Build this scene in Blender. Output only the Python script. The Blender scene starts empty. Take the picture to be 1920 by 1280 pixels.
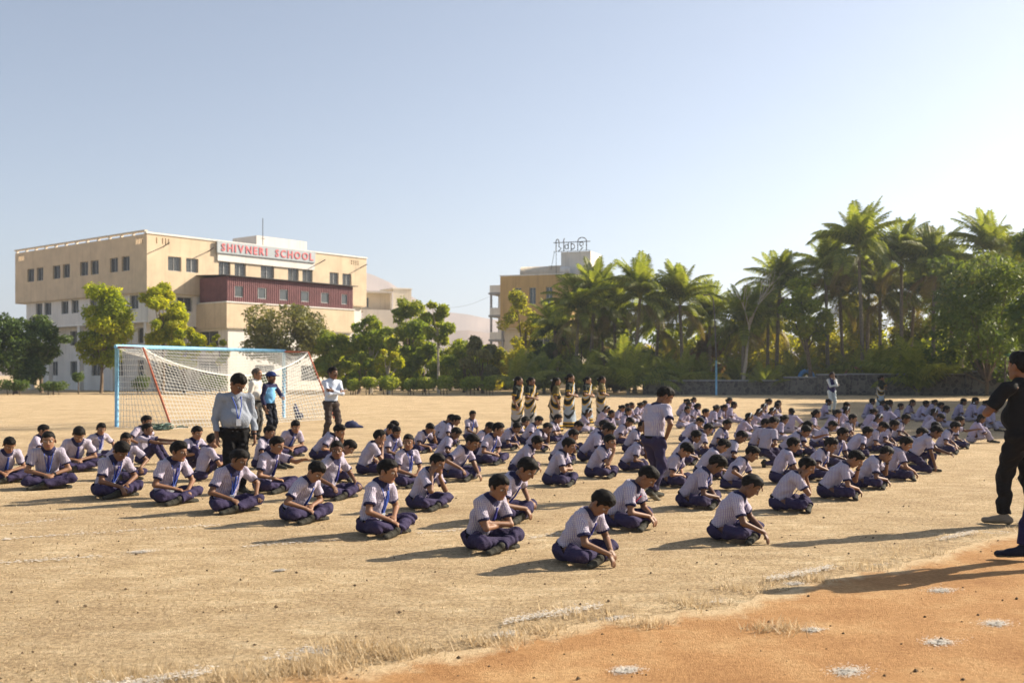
import bpy, bmesh, math, random, time
import numpy as np
from mathutils import Vector, Matrix, Euler
T0 = time.time()
R = math.radians
SC = bpy.context.scene
COL = SC.collection

# ------------------------------------------------------------------ camera, sky, sun, exposure
CAM_H, HOR, FPX = 1.62, 700.0, 1950.0
cd = bpy.data.cameras.new('camera')
cam = bpy.data.objects.new('camera', cd); COL.objects.link(cam)
cam.location = (0, 0, CAM_H); cam.rotation_euler = (R(90), 0, 0)
cd.sensor_width = 36.0; cd.lens = 36.0 * FPX / 1920.0
cd.shift_y = (HOR - 640.0) / 1920.0
cd.clip_start = 0.1; cd.clip_end = 9000
cd.dof.use_dof = True; cd.dof.focus_distance = 11.0; cd.dof.aperture_fstop = 2.4
SC.camera = cam

SUN_AZ, SUN_EL = R(66), R(30)          # clockwise from the view direction (+Y), elevation
w = bpy.data.worlds.new('World'); SC.world = w; w.use_nodes = True
nt = w.node_tree; bg = nt.nodes['Background']
sky = nt.nodes.new('ShaderNodeTexSky'); sky.sky_type = 'NISHITA'; sky.sun_disc = False
sky.sun_elevation = SUN_EL; sky.sun_rotation = SUN_AZ
sky.air_density = 1.0; sky.dust_density = 4.0; sky.ozone_density = 2.0; sky.altitude = 1500
hsv = nt.nodes.new('ShaderNodeHueSaturation'); hsv.inputs['Saturation'].default_value = 0.72   # milky dry-season air
nt.links.new(sky.outputs[0], hsv.inputs['Color']); nt.links.new(hsv.outputs[0], bg.inputs[0]); bg.inputs[1].default_value = 0.073
sl = bpy.data.lights.new('sun', 'SUN'); sl.energy = 5.0; sl.angle = R(0.55); sl.color = (1.0, 0.87, 0.70)
so = bpy.data.objects.new('sun', sl); COL.objects.link(so)
sd = Vector((math.sin(SUN_AZ) * math.cos(SUN_EL), math.cos(SUN_AZ) * math.cos(SUN_EL), math.sin(SUN_EL)))
so.rotation_euler = sd.to_track_quat('Z', 'Y').to_euler()
so.location = sd * 80
SC.view_settings.view_transform = 'Standard'; SC.view_settings.look = 'None'
SC.view_settings.exposure = 1.15; SC.view_settings.gamma = 1.0
SC.view_settings.use_curve_mapping = False
try:
    SC.cycles.max_bounces = 6; SC.cycles.transparent_max_bounces = 6
    SC.cycles.diffuse_bounces = 3; SC.cycles.glossy_bounces = 2; SC.cycles.volume_bounces = 0
    SC.cycles.use_denoising = True
except Exception:
    pass

# ------------------------------------------------------------------ helpers
def depth_at(py): return CAM_H * FPX / (py - HOR)
def G(px, py, z=0.0):
    Y = (CAM_H - z) * FPX / (py - HOR)
    return Vector(((px - 960.0) / FPX * Y, Y, z))
def P(px, py, Y): return Vector(((px - 960.0) / FPX * Y, Y, CAM_H + (HOR - py) / FPX * Y))

def tag(o, label=None, cat=None, group=None, kind=None):
    if label: o['label'] = label
    if cat: o['category'] = cat
    if group: o['group'] = group
    if kind: o['kind'] = kind
    return o
def empty(name, loc=(0, 0, 0), rz=0.0, label=None, cat=None, group=None):
    o = bpy.data.objects.new(name, None); COL.objects.link(o)
    o.location = loc; o.rotation_euler = (0, 0, rz); o.empty_display_size = 0.1
    return tag(o, label, cat, group)
def link(name, me, mat=None, parent=None):
    o = bpy.data.objects.new(name, me); COL.objects.link(o)
    if mat is not None and not me.materials: me.materials.append(mat)
    if parent is not None: o.parent = parent
    return o
def copy_tree(o, parent=None):
    c = o.copy(); COL.objects.link(c)
    if parent is not None:
        c.parent = parent
    for ch in o.children: copy_tree(ch, c)
    return c

class MB:
    """collects verts and faces; build() links them as one mesh object"""
    def __init__(s): s.v = []; s.f = []; s.c = []
    def add(s, vs, fs, col=None):
        b = len(s.v); s.v.extend(tuple(x) for x in vs)
        s.f.extend(tuple(i + b for i in f) for f in fs)
        s.c.extend([col] * len(fs)); return s
    def box(s, x0, x1, y0, y1, z0, z1, col=None):
        vs = [(x, y, z) for z in (z0, z1) for y in (y0, y1) for x in (x0, x1)]
        return s.add(vs, [(0, 2, 3, 1), (4, 5, 7, 6), (0, 1, 5, 4), (1, 3, 7, 5), (3, 2, 6, 7), (2, 0, 4, 6)], col)
    def obox(s, c, ax, ay, az, hx, hy, hz, col=None):
        c = Vector(c); vs = []
        for k in (-1, 1):
            for j in (-1, 1):
                for i in (-1, 1): vs.append(c + Vector(ax) * hx * i + Vector(ay) * hy * j + Vector(az) * hz * k)
        return s.add(vs, [(0, 2, 3, 1), (4, 5, 7, 6), (0, 1, 5, 4), (1, 3, 7, 5), (3, 2, 6, 7), (2, 0, 4, 6)], col)
    def tube(s, pts, rad, n=6, cap=True, col=None):
        pts = [Vector(p) for p in pts]
        if not isinstance(rad, (list, tuple)): rad = [rad] * len(pts)
        vs = []; fs = []
        ref = None
        for i, p in enumerate(pts):
            d = (pts[min(i + 1, len(pts) - 1)] - pts[max(i - 1, 0)])
            d = d.normalized() if d.length > 1e-9 else Vector((0, 0, 1))
            if ref is None: ref = Vector((0, 0, 1)) if abs(d.z) < 0.9 else Vector((1, 0, 0))
            a = d.cross(ref)
            if a.length < 1e-5: a = d.orthogonal()
            a.normalize(); b = d.cross(a); ref = a.cross(d) if False else ref
            for k in range(n):
                t = 2 * math.pi * k / n
                vs.append(p + a * math.cos(t) * rad[i] + b * math.sin(t) * rad[i])
        for i in range(len(pts) - 1):
            for k in range(n):
                k2 = (k + 1) % n
                fs.append((i * n + k, i * n + k2, (i + 1) * n + k2, (i + 1) * n + k))
        if cap:
            fs.append(tuple(range(n))); fs.append(tuple(reversed(range((len(pts) - 1) * n, len(pts) * n))))
        return s.add(vs, fs, col)
    def mesh(s, name, smooth=False):
        me = bpy.data.meshes.new(name); me.from_pydata(s.v, [], s.f); me.update()
        if smooth: me.polygons.foreach_set('use_smooth', [True] * len(me.polygons))
        return me
    def build(s, name, mat, parent=None, smooth=False):
        return link(name, s.mesh(name, smooth), mat, parent)

def np_mesh(name, V, F, smooth=True, colors=None):
    """V (n,3), F (m,k) equal-sided faces; colors (n,3) point colours"""
    me = bpy.data.meshes.new(name)
    n, m, k = len(V), len(F), F.shape[1]
    me.vertices.add(n); me.vertices.foreach_set('co', np.ascontiguousarray(V, dtype=np.float32).ravel())
    me.loops.add(m * k); me.loops.foreach_set('vertex_index', np.ascontiguousarray(F, dtype=np.int32).ravel())
    me.polygons.add(m); me.polygons.foreach_set('loop_start', np.arange(0, m * k, k, dtype=np.int32))
    me.update(calc_edges=True)
    if smooth: me.polygons.foreach_set('use_smooth', np.ones(m, dtype=bool))
    if colors is not None:
        a = me.color_attributes.new('Col', 'FLOAT_COLOR', 'POINT')
        c4 = np.ones((n, 4), dtype=np.float32); c4[:, :3] = colors
        a.data.foreach_set('color', c4.ravel())
    me.validate()
    return me

# ------------------------------------------------------------------ materials
def node_mat(name):
    m = bpy.data.materials.new(name); m.use_nodes = True
    t = m.node_tree; b = t.nodes['Principled BSDF']
    return m, t, b
def N(t, kind, **kw):
    n = t.nodes.new(kind)
    for k, v in kw.items():
        if k.startswith('i_'): n.inputs[k[2:].replace('_', ' ')].default_value = v
        else: setattr(n, k, v)
    return n
def ramp(t, src, stops):
    r = t.nodes.new('ShaderNodeValToRGB'); e = r.color_ramp.elements
    while len(e) > 1: e.remove(e[-1])
    e[0].position = stops[0][0]; e[0].color = (*stops[0][1], 1)
    for p, c in stops[1:]:
        x = e.new(p); x.color = (*c, 1)
    t.links.new(src, r.inputs[0]); return r
def simple_mat(name, col, rough=0.7, var=0.12, scale=6.0, bump=0.0, bscale=40.0, metal=0.0, spec=0.3, coords='Object'):
    m, t, b = node_mat(name)
    tc = N(t, 'ShaderNodeTexCoord'); nz = N(t, 'ShaderNodeTexNoise', i_Scale=scale, i_Detail=5.0)
    t.links.new(tc.outputs[coords], nz.inputs['Vector'])
    lo = tuple(c * (1 - var) for c in col); hi = tuple(min(1, c * (1 + var)) for c in col)
    r = ramp(t, nz.outputs['Fac'], [(0.3, lo), (0.7, hi)])
    t.links.new(r.outputs[0], b.inputs['Base Color'])
    b.inputs['Roughness'].default_value = rough; b.inputs['Metallic'].default_value = metal
    b.inputs['Specular IOR Level'].default_value = spec
    if bump > 0:
        n2 = N(t, 'ShaderNodeTexNoise', i_Scale=bscale, i_Detail=4.0); t.links.new(tc.outputs[coords], n2.inputs['Vector'])
        bp = N(t, 'ShaderNodeBump', i_Strength=bump, i_Distance=0.02)
        t.links.new(n2.outputs['Fac'], bp.inputs['Height']); t.links.new(bp.outputs[0], b.inputs['Normal'])
    return m
# ------------------------------------------------------------------ people: implicit surfaces meshed with surface nets
def vec(*a): return np.array(a, dtype=np.float64)
def unit(v): return v / max(np.linalg.norm(v), 1e-9)
class Field:
    def __init__(s, lo, hi, h):
        s.lo = np.array(lo, float); s.h = h
        n = np.ceil((np.array(hi) - s.lo) / h).astype(int) + 1
        s.n = n; s.D = np.full(n, 0.5, dtype=np.float32)
        s.ax = [(s.lo[i] + h * np.arange(n[i])).astype(np.float32) for i in range(3)]
    def sl(s, lo, hi):
        a = np.maximum(np.floor((lo - s.lo) / s.h).astype(int), 0); b = np.minimum(np.ceil((hi - s.lo) / s.h).astype(int) + 1, s.n)
        if np.any(b <= a): return None
        return tuple(slice(int(a[i]), int(b[i])) for i in range(3))
    def pts(s, q):
        return s.ax[0][q[0]][:, None, None], s.ax[1][q[1]][None, :, None], s.ax[2][q[2]][None, None, :]
    def merge(s, q, d, k, sub=False):
        D = s.D[q]
        if sub:
            hh = np.clip(0.5 - 0.5 * (D + d) / k, 0, 1); s.D[q] = D * (1 - hh) - d * hh + k * hh * (1 - hh); return
        if k <= 0: s.D[q] = np.minimum(D, d); return
        hh = np.clip(0.5 + 0.5 * (D - d) / k, 0, 1)
        s.D[q] = D * (1 - hh) + d * hh - k * hh * (1 - hh)
    def cone(s, a, b, ra, rb, k=0.015, sq=None, f=1.0, flat=False):
        a = np.asarray(a, float); b = np.asarray(b, float); m = max(ra, rb) + k + 0.02
        q = s.sl(np.minimum(a, b) - m, np.maximum(a, b) + m)
        if q is None: return
        x, y, z = s.pts(q); x = x - a[0]; y = y - a[1]; z = z - a[2]; e = b - a
        if sq is not None:
            u = unit(np.asarray(sq, float)); c = (x * u[0] + y * u[1] + z * u[2]) * (1 / f - 1)
            x = x + u[0] * c; y = y + u[1] * c; z = z + u[2] * c
            e = e + u * np.dot(e, u) * (1 / f - 1)
        L2 = max(np.dot(e, e), 1e-9); t0 = (x * e[0] + y * e[1] + z * e[2]) / L2; t = np.clip(t0, 0, 1)
        d = np.sqrt((x - t * e[0]) ** 2 + (y - t * e[1]) ** 2 + (z - t * e[2]) ** 2) - (ra + (rb - ra) * t)
        if sq is not None: d = d * (0.5 + 0.5 * f)
        if flat: d = np.maximum(d, (t0 - 1) * math.sqrt(L2))
        s.merge(q, d.astype(np.float32), k)
    def ell(s, c, r, M=None, k=0.012, sub=False):
        c = np.asarray(c, float); r = np.asarray(r, float); m = r.max() + k + 0.02
        q = s.sl(c - m, c + m)
        if q is None: return
        x, y, z = s.pts(q); x = x - c[0]; y = y - c[1]; z = z - c[2]
        if M is not None:
            x, y, z = (x * M[0, 0] + y * M[1, 0] + z * M[2, 0], x * M[0, 1] + y * M[1, 1] + z * M[2, 1], x * M[0, 2] + y * M[1, 2] + z * M[2, 2])
        k0 = np.sqrt((x / r[0]) ** 2 + (y / r[1]) ** 2 + (z / r[2]) ** 2); k1 = np.sqrt((x / r[0] ** 2) ** 2 + (y / r[1] ** 2) ** 2 + (z / r[2] ** 2) ** 2)
        d = k0 * (k0 - 1) / np.maximum(k1, 1e-6)
        d = np.where(k0 < 1e-3, -r.min(), d) + 0 * (x + y + z)
        s.merge(q, d.astype(np.float32), k, sub)
    def clip(s, fn):
        """keep where fn(x,y,z) < 0"""
        x, y, z = s.pts((slice(None),) * 3); s.D = np.maximum(s.D, fn(x, y, z).astype(np.float32))
    def folds(s, rng, amp, freq):
        x, y, z = s.pts((slice(None),) * 3); tot = 0
        for i in range(4):
            u = rng.normal(size=3); u = unit(u) * freq * rng.uniform(0.6, 1.5); ph = rng.uniform(0, 6.28)
            tot = tot + np.sin(x * u[0] + y * u[1] + z * u[2] + ph + 1.3 * np.sin(z * freq * 0.5 + y * freq * 0.4 + ph))
        s.D = s.D + (amp * 0.5 * tot).astype(np.float32)
    def surf(s):
        D = s.D; D[0] = D[-1] = 0.5; D[:, 0] = D[:, -1] = 0.5; D[:, :, 0] = D[:, :, -1] = 0.5
        S = D < 0
        c = S[:-1, :-1, :-1].astype(np.int8)
        for i, j, k in ((1, 0, 0), (0, 1, 0), (0, 0, 1), (1, 1, 0), (1, 0, 1), (0, 1, 1), (1, 1, 1)):
            c += S[i:S.shape[0] - 1 + i, j:S.shape[1] - 1 + j, k:S.shape[2] - 1 + k]
        I, J, K = np.nonzero((c > 0) & (c < 8))
        n = len(I)
        if n == 0: return np.zeros((0, 3)), np.zeros((0, 4), int)
        idx = np.full(c.shape, -1, np.int32); idx[I, J, K] = np.arange(n)
        acc = np.zeros((n, 3)); cnt = np.zeros(n)
        C = [(0, 0, 0), (1, 0, 0), (0, 1, 0), (1, 1, 0), (0, 0, 1), (1, 0, 1), (0, 1, 1), (1, 1, 1)]
        vals = [D[I + o[0], J + o[1], K + o[2]] for o in C]
        for a in range(8):
            for b in range(a + 1, 8):
                df = [C[b][i] - C[a][i] for i in range(3)]
                if sum(abs(v) for v in df) != 1: continue
                va, vb = vals[a], vals[b]; m = (va < 0) != (vb < 0)
                t = np.where(m, va / np.where(m, va - vb, 1), 0)
                for i in range(3): acc[:, i] += np.where(m, C[a][i] + t * df[i], 0)
                cnt += m
        V = s.lo + s.h * (np.stack([I, J, K], 1) + acc / cnt[:, None])
        Q = []
        for ax in range(3):
            o = [0, 0, 0]; o[ax] = 1
            A = S[:S.shape[0] - o[0], :S.shape[1] - o[1], :S.shape[2] - o[2]]; B = S[o[0]:, o[1]:, o[2]:]
            i, j, k = np.nonzero(A != B); fl = A[i, j, k]
            u = [[0, 1, 0], [0, 0, 1], [1, 0, 0]][ax]; v = [[0, 0, 1], [1, 0, 0], [0, 1, 0]][ax]
            p = np.stack([i, j, k], 1); u = np.array(u); v = np.array(v)
            g = lambda w: idx[w[:, 0], w[:, 1], w[:, 2]]
            ok = np.all(p - u - v >= 0, 1) & np.all(p < np.array(c.shape), 1)
            p = p[ok]; fl = fl[ok]
            q = np.stack([g(p - u - v), g(p - v), g(p), g(p - u)], 1)
            q = np.where(fl[:, None], q, q[:, ::-1]); Q.append(q)
        Q = np.concatenate(Q); Q = Q[np.all(Q >= 0, 1)]
        return V, Q
def keep_faces(V, Q, m):
    q = Q[m]; u, inv = np.unique(q, return_inverse=True)
    return V[u], inv.reshape(q.shape)
def ik(a, t, l1, l2, pole):
    a = np.asarray(a, float); t = np.asarray(t, float); d = t - a; L = np.linalg.norm(d); Lm = min(max(L, abs(l1 - l2) + 0.02), (l1 + l2) * 0.995)
    u = d / max(L, 1e-6); t = a + u * Lm
    ca = (l1 * l1 + Lm * Lm - l2 * l2) / (2 * l1 * Lm); ca = max(-1, min(1, ca)); sa = math.sqrt(1 - ca * ca)
    p = np.asarray(pole, float); p = p - u * np.dot(p, u); p = unit(p)
    return a + u * l1 * ca + p * l1 * sa, t
def rot_yp(yaw, pitch, roll=0.0):
    """columns: forward, left, up of a head turned left by yaw and bowed by pitch"""
    cy, sy, cp, sp = math.cos(yaw), math.sin(yaw), math.cos(pitch), math.sin(pitch)
    A = np.array([[cy, -sy, 0], [sy, cy, 0], [0, 0, 1]]); B = np.array([[cp, 0, sp], [0, 1, 0], [-sp, 0, cp]])
    c, s_ = math.cos(roll), math.sin(roll); Cm = np.array([[1, 0, 0], [0, c, -s_], [0, s_, c]])
    return A @ B @ Cm

def hand(F, W, d, n, side, curl):
    d = unit(np.asarray(d, float)); n = np.asarray(n, float); n = unit(n - d * np.dot(n, d)); s = np.cross(n, d) * side
    F.cone(W, W + d * 0.066, 0.027, 0.034, 0.012, sq=n, f=0.48)
    for off, L in ((0.026, 0.060), (0.009, 0.068), (-0.009, 0.063), (-0.026, 0.048)):
        p = W + d * 0.070 + s * off; spread = s * off * 2.2
        for i, (a, l) in enumerate(((0.45, 0.42), (1.15, 0.33), (1.7, 0.25))):
            an = curl * a; dr = unit(d * math.cos(an) + n * math.sin(an) + spread)
            e = p + dr * L * l; F.cone(p, e, 0.0088 - 0.0006 * i, 0.0082 - 0.0006 * i, 0.003); p = e
    p = W + d * 0.018 + s * 0.026
    for dr, l in ((d * 0.55 + s * 0.75 + n * 0.25, 0.036), (d * 0.85 + s * 0.3 + n * 0.35, 0.028)):
        e = p + unit(dr) * l; F.cone(p, e, 0.0115, 0.0095, 0.006); p = e

SKIN_M = HAIR_M = CLOTH_M = CHECK_M = None
def build_mats():
    global SKIN_M, HAIR_M, CLOTH_M, CHECK_M
    m, t, b = node_mat('skin'); a = N(t, 'ShaderNodeVertexColor', layer_name='Col'); oi = N(t, 'ShaderNodeObjectInfo')
    mx = N(t, 'ShaderNodeMix', data_type='RGBA', blend_type='MULTIPLY'); mx.inputs[0].default_value = 1
    t.links.new(a.outputs[0], mx.inputs[6]); t.links.new(oi.outputs['Color'], mx.inputs[7]); t.links.new(mx.outputs[2], b.inputs['Base Color'])
    b.inputs['Roughness'].default_value = 0.55; b.inputs['Specular IOR Level'].default_value = 0.35
    b.inputs['Subsurface Weight'].default_value = 0.0
    SKIN_M = m
    m, t, b = node_mat('hair'); tc = N(t, 'ShaderNodeTexCoord'); mp = N(t, 'ShaderNodeMapping'); mp.inputs['Scale'].default_value = (60, 60, 25)
    nz = N(t, 'ShaderNodeTexNoise', i_Scale=3.0, i_Detail=4.0); t.links.new(tc.outputs['Object'], mp.inputs[0]); t.links.new(mp.outputs[0], nz.inputs['Vector'])
    r = ramp(t, nz.outputs['Fac'], [(0.3, (0.004, 0.0035, 0.003)), (0.75, (0.014, 0.011, 0.009))])
    oi = N(t, 'ShaderNodeObjectInfo'); mx = N(t, 'ShaderNodeMix', data_type='RGBA', blend_type='MULTIPLY'); mx.inputs[0].default_value = 1
    t.links.new(r.outputs[0], mx.inputs[6]); t.links.new(oi.outputs['Color'], mx.inputs[7])
    t.links.new(mx.outputs[2], b.inputs['Base Color']); b.inputs['Roughness'].default_value = 0.65; b.inputs['Specular IOR Level'].default_value = 0.12
    bp = N(t, 'ShaderNodeBump', i_Strength=0.5, i_Distance=0.008); t.links.new(nz.outputs['Fac'], bp.inputs['Height']); t.links.new(bp.outputs[0], b.inputs['Normal'])
    HAIR_M = m
    def cloth(name, check):
        m, t, b = node_mat(name); a = N(t, 'ShaderNodeVertexColor', layer_name='Col'); tc = N(t, 'ShaderNodeTexCoord')
        out = a.outputs[0]
        if check:
            sx = N(t, 'ShaderNodeSeparateXYZ'); t.links.new(tc.outputs['Object'], sx.inputs[0])
            def lines(sock, per):
                q = N(t, 'ShaderNodeMath', operation='MULTIPLY'); q.inputs[1].default_value = 2 * math.pi / per; t.links.new(sock, q.inputs[0])
                q2 = N(t, 'ShaderNodeMath', operation='SINE'); t.links.new(q.outputs[0], q2.inputs[0])
                q3 = N(t, 'ShaderNodeMapRange'); q3.inputs['From Min'].default_value = 0.0; q3.inputs['From Max'].default_value = 0.75
                t.links.new(q2.outputs[0], q3.inputs[0]); return q3.outputs[0]
            l1 = lines(sx.outputs[1], 0.0185); l2 = lines(sx.outputs[2], 0.0185); l3 = lines(sx.outputs[0], 0.0185)
            sn = N(t, 'ShaderNodeSeparateXYZ'); t.links.new(tc.outputs['Normal'], sn.inputs[0])
            def mth(op, a, b=None):
                q = N(t, 'ShaderNodeMath', operation=op)
                for i, v in enumerate((a, b)):
                    if v is None: continue
                    if isinstance(v, (int, float)): q.inputs[i].default_value = v
                    else: t.links.new(v, q.inputs[i])
                return q.outputs[0]
            selx = mth('GREATER_THAN', mth('ABSOLUTE', sn.outputs[1]), mth('ABSOLUTE', sn.outputs[0]))
            hz = mth('ADD', mth('MULTIPLY', l3, selx), mth('MULTIPLY', l1, mth('SUBTRACT', 1.0, selx)))
            vz = mth('MULTIPLY', mth('MULTIPLY', l2, 0.6), mth('SUBTRACT', 1.0, mth('MULTIPLY', sn.outputs[2], sn.outputs[2])))
            mxx = N(t, 'ShaderNodeMath', operation='MAXIMUM'); t.links.new(hz, mxx.inputs[0]); t.links.new(vz, mxx.inputs[1])
            fm = N(t, 'ShaderNodeMath', operation='MULTIPLY'); fm.inputs[1].default_value = 0.80; t.links.new(mxx.outputs[0], fm.inputs[0])
            mc = N(t, 'ShaderNodeMix', data_type='RGBA'); t.links.new(fm.outputs[0], mc.inputs[0]); t.links.new(out, mc.inputs[6]); mc.inputs[7].default_value = (0.20, 0.16, 0.34, 1)
            out = mc.outputs[2]
        oi = N(t, 'ShaderNodeObjectInfo'); mx = N(t, 'ShaderNodeMix', data_type='RGBA', blend_type='MULTIPLY'); mx.inputs[0].default_value = 1
        t.links.new(out, mx.inputs[6]); t.links.new(oi.outputs['Color'], mx.inputs[7])
        t.links.new(mx.outputs[2], b.inputs['Base Color']); b.inputs['Roughness'].default_value = 0.85; b.inputs['Specular IOR Level'].default_value = 0.15
        nz = N(t, 'ShaderNodeTexNoise', i_Scale=17.0, i_Detail=4.0, i_Distortion=1.6); t.links.new(tc.outputs['Object'], nz.inputs['Vector'])
        bp = N(t, 'ShaderNodeBump', i_Strength=0.55, i_Distance=0.03); t.links.new(nz.outputs['Fac'], bp.inputs['Height']); t.links.new(bp.outputs[0], b.inputs['Normal'])
        return m
    CLOTH_M = cloth('plain_cloth', False); CHECK_M = cloth('checked_cloth', True)
build_mats()

WHITE = (0.52, 0.49, 0.505); NAVY = (0.022, 0.021, 0.060); TROUS = (0.036, 0.029, 0.070); BLUE = (0.028, 0.055, 0.24)
SHOE = (0.045, 0.043, 0.034); SOLE = (0.15, 0.135, 0.10); BLACK = (0.008, 0.008, 0.009)
SKIN = (0.225, 0.115, 0.064)
PROTO_N = [0]
def part(name, V, Q, mat, parent, col):
    if len(Q) == 0: return None
    col = np.broadcast_to(np.asarray(col, float), (len(V), 3)) if np.ndim(col) == 1 else col
    return link(name, np_mesh(name, V, Q, True, col), mat, parent)

def make_person(sp):
    """sp: pose and clothing. Returns an Empty named person with body, hair and clothing under it. Local +x is where the person faces."""
    rng = np.random.default_rng(sp.get('seed', 1)); mode = sp.get('mode', 'cross'); sex = sp.get('sex', 'boy'); fat = sp.get('fat', 1.0)
    res = sp.get('res', 0.0072)
    sit = mode in ('cross', 'knees', 'side')
    # ---- skeleton
    l1, l2, T, S_ = 0.275, 0.245, 0.37, 0.365
    lean1, lean2 = R(sp.get('lean', 24)), R(sp.get('lean2', sp.get('lean', 24) + 8))
    hipz = {'cross': 0.115, 'knees': 0.115, 'side': 0.115, 'kneel': 0.32, 'squat': 0.26, 'stand': 0.80}[mode]
    Pv = vec(0, 0, hipz + 0.03)
    tw = R(sp.get('twist', 0)); lat = R(sp.get('side_lean', 0))
    Ch = Pv + 0.22 * vec(math.sin(lean1), math.sin(lat), math.cos(lean1)); Sh = Ch + 0.20 * vec(math.sin(lean2), math.sin(lat), math.cos(lean2))
    shw = sp.get('shw', 0.150); yv = vec(-math.sin(tw), math.cos(tw), 0)
    up2 = unit(vec(math.sin(lean2), 0, math.cos(lean2)))
    nk = R(sp.get('neck', sp.get('lean', 24) + 14)); Nb = Sh + up2 * 0.03
    Hp = R(sp.get('bow', 35)); Hy = R(sp.get('yaw', 0)) + tw
    Hc = Nb + 0.152 * vec(math.sin(nk) * math.cos(Hy * 0.5), math.sin(nk) * math.sin(Hy * 0.5), math.cos(nk))
    HM = rot_yp(Hy, Hp, R(sp.get('roll', 0)))
    hs = sp.get('head', 1.13 if sit or mode in ('kneel',) or sex == 'boy' else 1.04)
    HT = lambda *q: Hc + HM @ (np.array(q, float) * hs)
    HR = lambda *q: tuple(v * hs for v in q)
    shl = {1: Sh + yv * shw - up2 * 0.015, -1: Sh - yv * shw - up2 * 0.015}
    # ---- arms
    arms = {}
    for sd_, key in ((1, 'L'), (-1, 'R')):
        a = sp.get(key, 'lap'); pole = vec(-0.3, sd_ * 1.0, -0.7); n = None; d = None; curl = 0.6; tgt = None
        if isinstance(a, tuple): tgt = vec(*a[1]); pole = vec(*a[2]) if len(a) > 2 else pole; d = vec(*a[3]) if len(a) > 3 else None; n = vec(*a[4]) if len(a) > 4 else None; curl = a[5] if len(a) > 5 else 0.6; a = a[0]
        elif a == 'lap': tgt = vec(0.27, sd_ * 0.045, 0.20); d = vec(0.5, -sd_ * 0.8, -0.25); n = vec(-0.4, 0, -1.0); curl = 0.8
        elif a == 'ground': tgt = vec(0.43, sd_ * 0.05, 0.155); d = vec(0.55, -sd_ * 0.1, -0.8); n = vec(-0.7, 0, -0.5); curl = 0.5
        elif a == 'groundfar': tgt = vec(0.50, -0.06 + sd_ * 0.03, 0.13); d = vec(0.45, 0, -0.85); n = vec(-0.7, 0, -0.5); curl = 0.35
        elif a == 'knee': tgt = vec(0.31, sd_ * 0.235, 0.215); d = vec(0.75, sd_ * 0.1, -0.6); n = vec(-0.5, 0, -0.8); curl = 0.5
        elif a == 'shin': tgt = vec(0.34, sd_ * 0.10, 0.18); d = vec(0.7, -sd_ * 0.45, -0.5); n = vec(-0.4, 0, -0.8); curl = 0.7
        elif a == 'fold': tgt = vec(0.245, -sd_ * 0.075, 0.275 + 0.02 * sd_); d = vec(0.1, -sd_ * 1, 0.12); n = vec(-1, 0, 0); pole = vec(0.4, sd_ * 0.9, -0.6); curl = 0.4
        elif a == 'chin': tgt = HT(0.075, sd_ * 0.028, -0.155); d = HM @ vec(0.05, -sd_ * 0.1, 1); n = HM @ vec(-1, -sd_ * 0.3, 0); pole = vec(0.3, sd_ * 0.35, -1); curl = 1.0
        elif a == 'cheek': tgt = HT(0.035, sd_ * 0.095, -0.125); d = HM @ vec(0.0, -sd_ * 0.15, 1); n = HM @ vec(-0.2, -sd_ * 1, 0); pole = vec(0.45, sd_ * 0.3, -1); curl = 0.7
        elif a == 'brow': tgt = HT(0.12, sd_ * 0.075, -0.055); d = HM @ vec(-0.1, -sd_ * 0.5, 0.85); n = HM @ vec(-1, -sd_ * 0.2, 0); pole = vec(0.4, sd_ * 0.4, -1); curl = 0.5
        elif a == 'point': tgt = vec(0.60, sd_ * 0.10, 0.46 + 0.03 * sd_); d = vec(1, -sd_ * 0.1, 0.12); n = vec(0, -sd_ * 0.5, -1); curl = 0.25
        elif a == 'side': tgt = vec(0.02, sd_ * 0.30, 0.10); d = vec(0.5, sd_ * 0.4, -0.75); n = vec(0, 0, -1); curl = 0.1
        elif a == 'hug': tgt = vec(0.40, sd_ * 0.06, 0.33); d = vec(0.1, -sd_ * 1, -0.1); n = vec(-1, 0, 0); curl = 0.6
        elif a == 'hang': tgt = Sh + vec(0.05, sd_ * (shw + 0.045 * fat), -0.51); d = vec(0.12, 0, -1); n = vec(0, -sd_, 0); pole = vec(-1, sd_ * 0.4, 0); curl = 0.55
        elif a == 'hip': tgt = Pv + vec(0.04, sd_ * 0.17, 0.02); d = vec(0.3, -sd_ * 0.6, -0.6); n = vec(0, -sd_, 0); pole = vec(-0.6, sd_ * 1, 0); curl = 0.5
        elif a == 'clasp': tgt = Pv + vec(0.20, sd_ * 0.06, 0.10); d = vec(0.3, -sd_ * 0.9, -0.2); n = vec(-1, 0, -0.3); pole = vec(-0.5, sd_ * 0.9, -0.3); curl = 0.7
        elif a == 'crossed': tgt = Sh + vec(0.17, -sd_ * 0.09, -0.195 + 0.015 * sd_); d = vec(-0.05, -sd_ * 1, 0.15); n = vec(-1, 0, 0); pole = vec(0.2, sd_ * 0.9, -0.7); curl = 0.3
        el, wr = ik(shl[sd_], tgt, l1, l2, pole)
        if d is None: d = wr - el
        if n is None: n = vec(-0.3, -sd_ * 0.5, -0.8)
        arms[sd_] = (el, wr, d, n, curl)
    # ---- legs
    hip = {1: Pv + vec(0, 0.078, -0.03), -1: Pv + vec(0, -0.078, -0.03)}
    legs = {}
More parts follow.
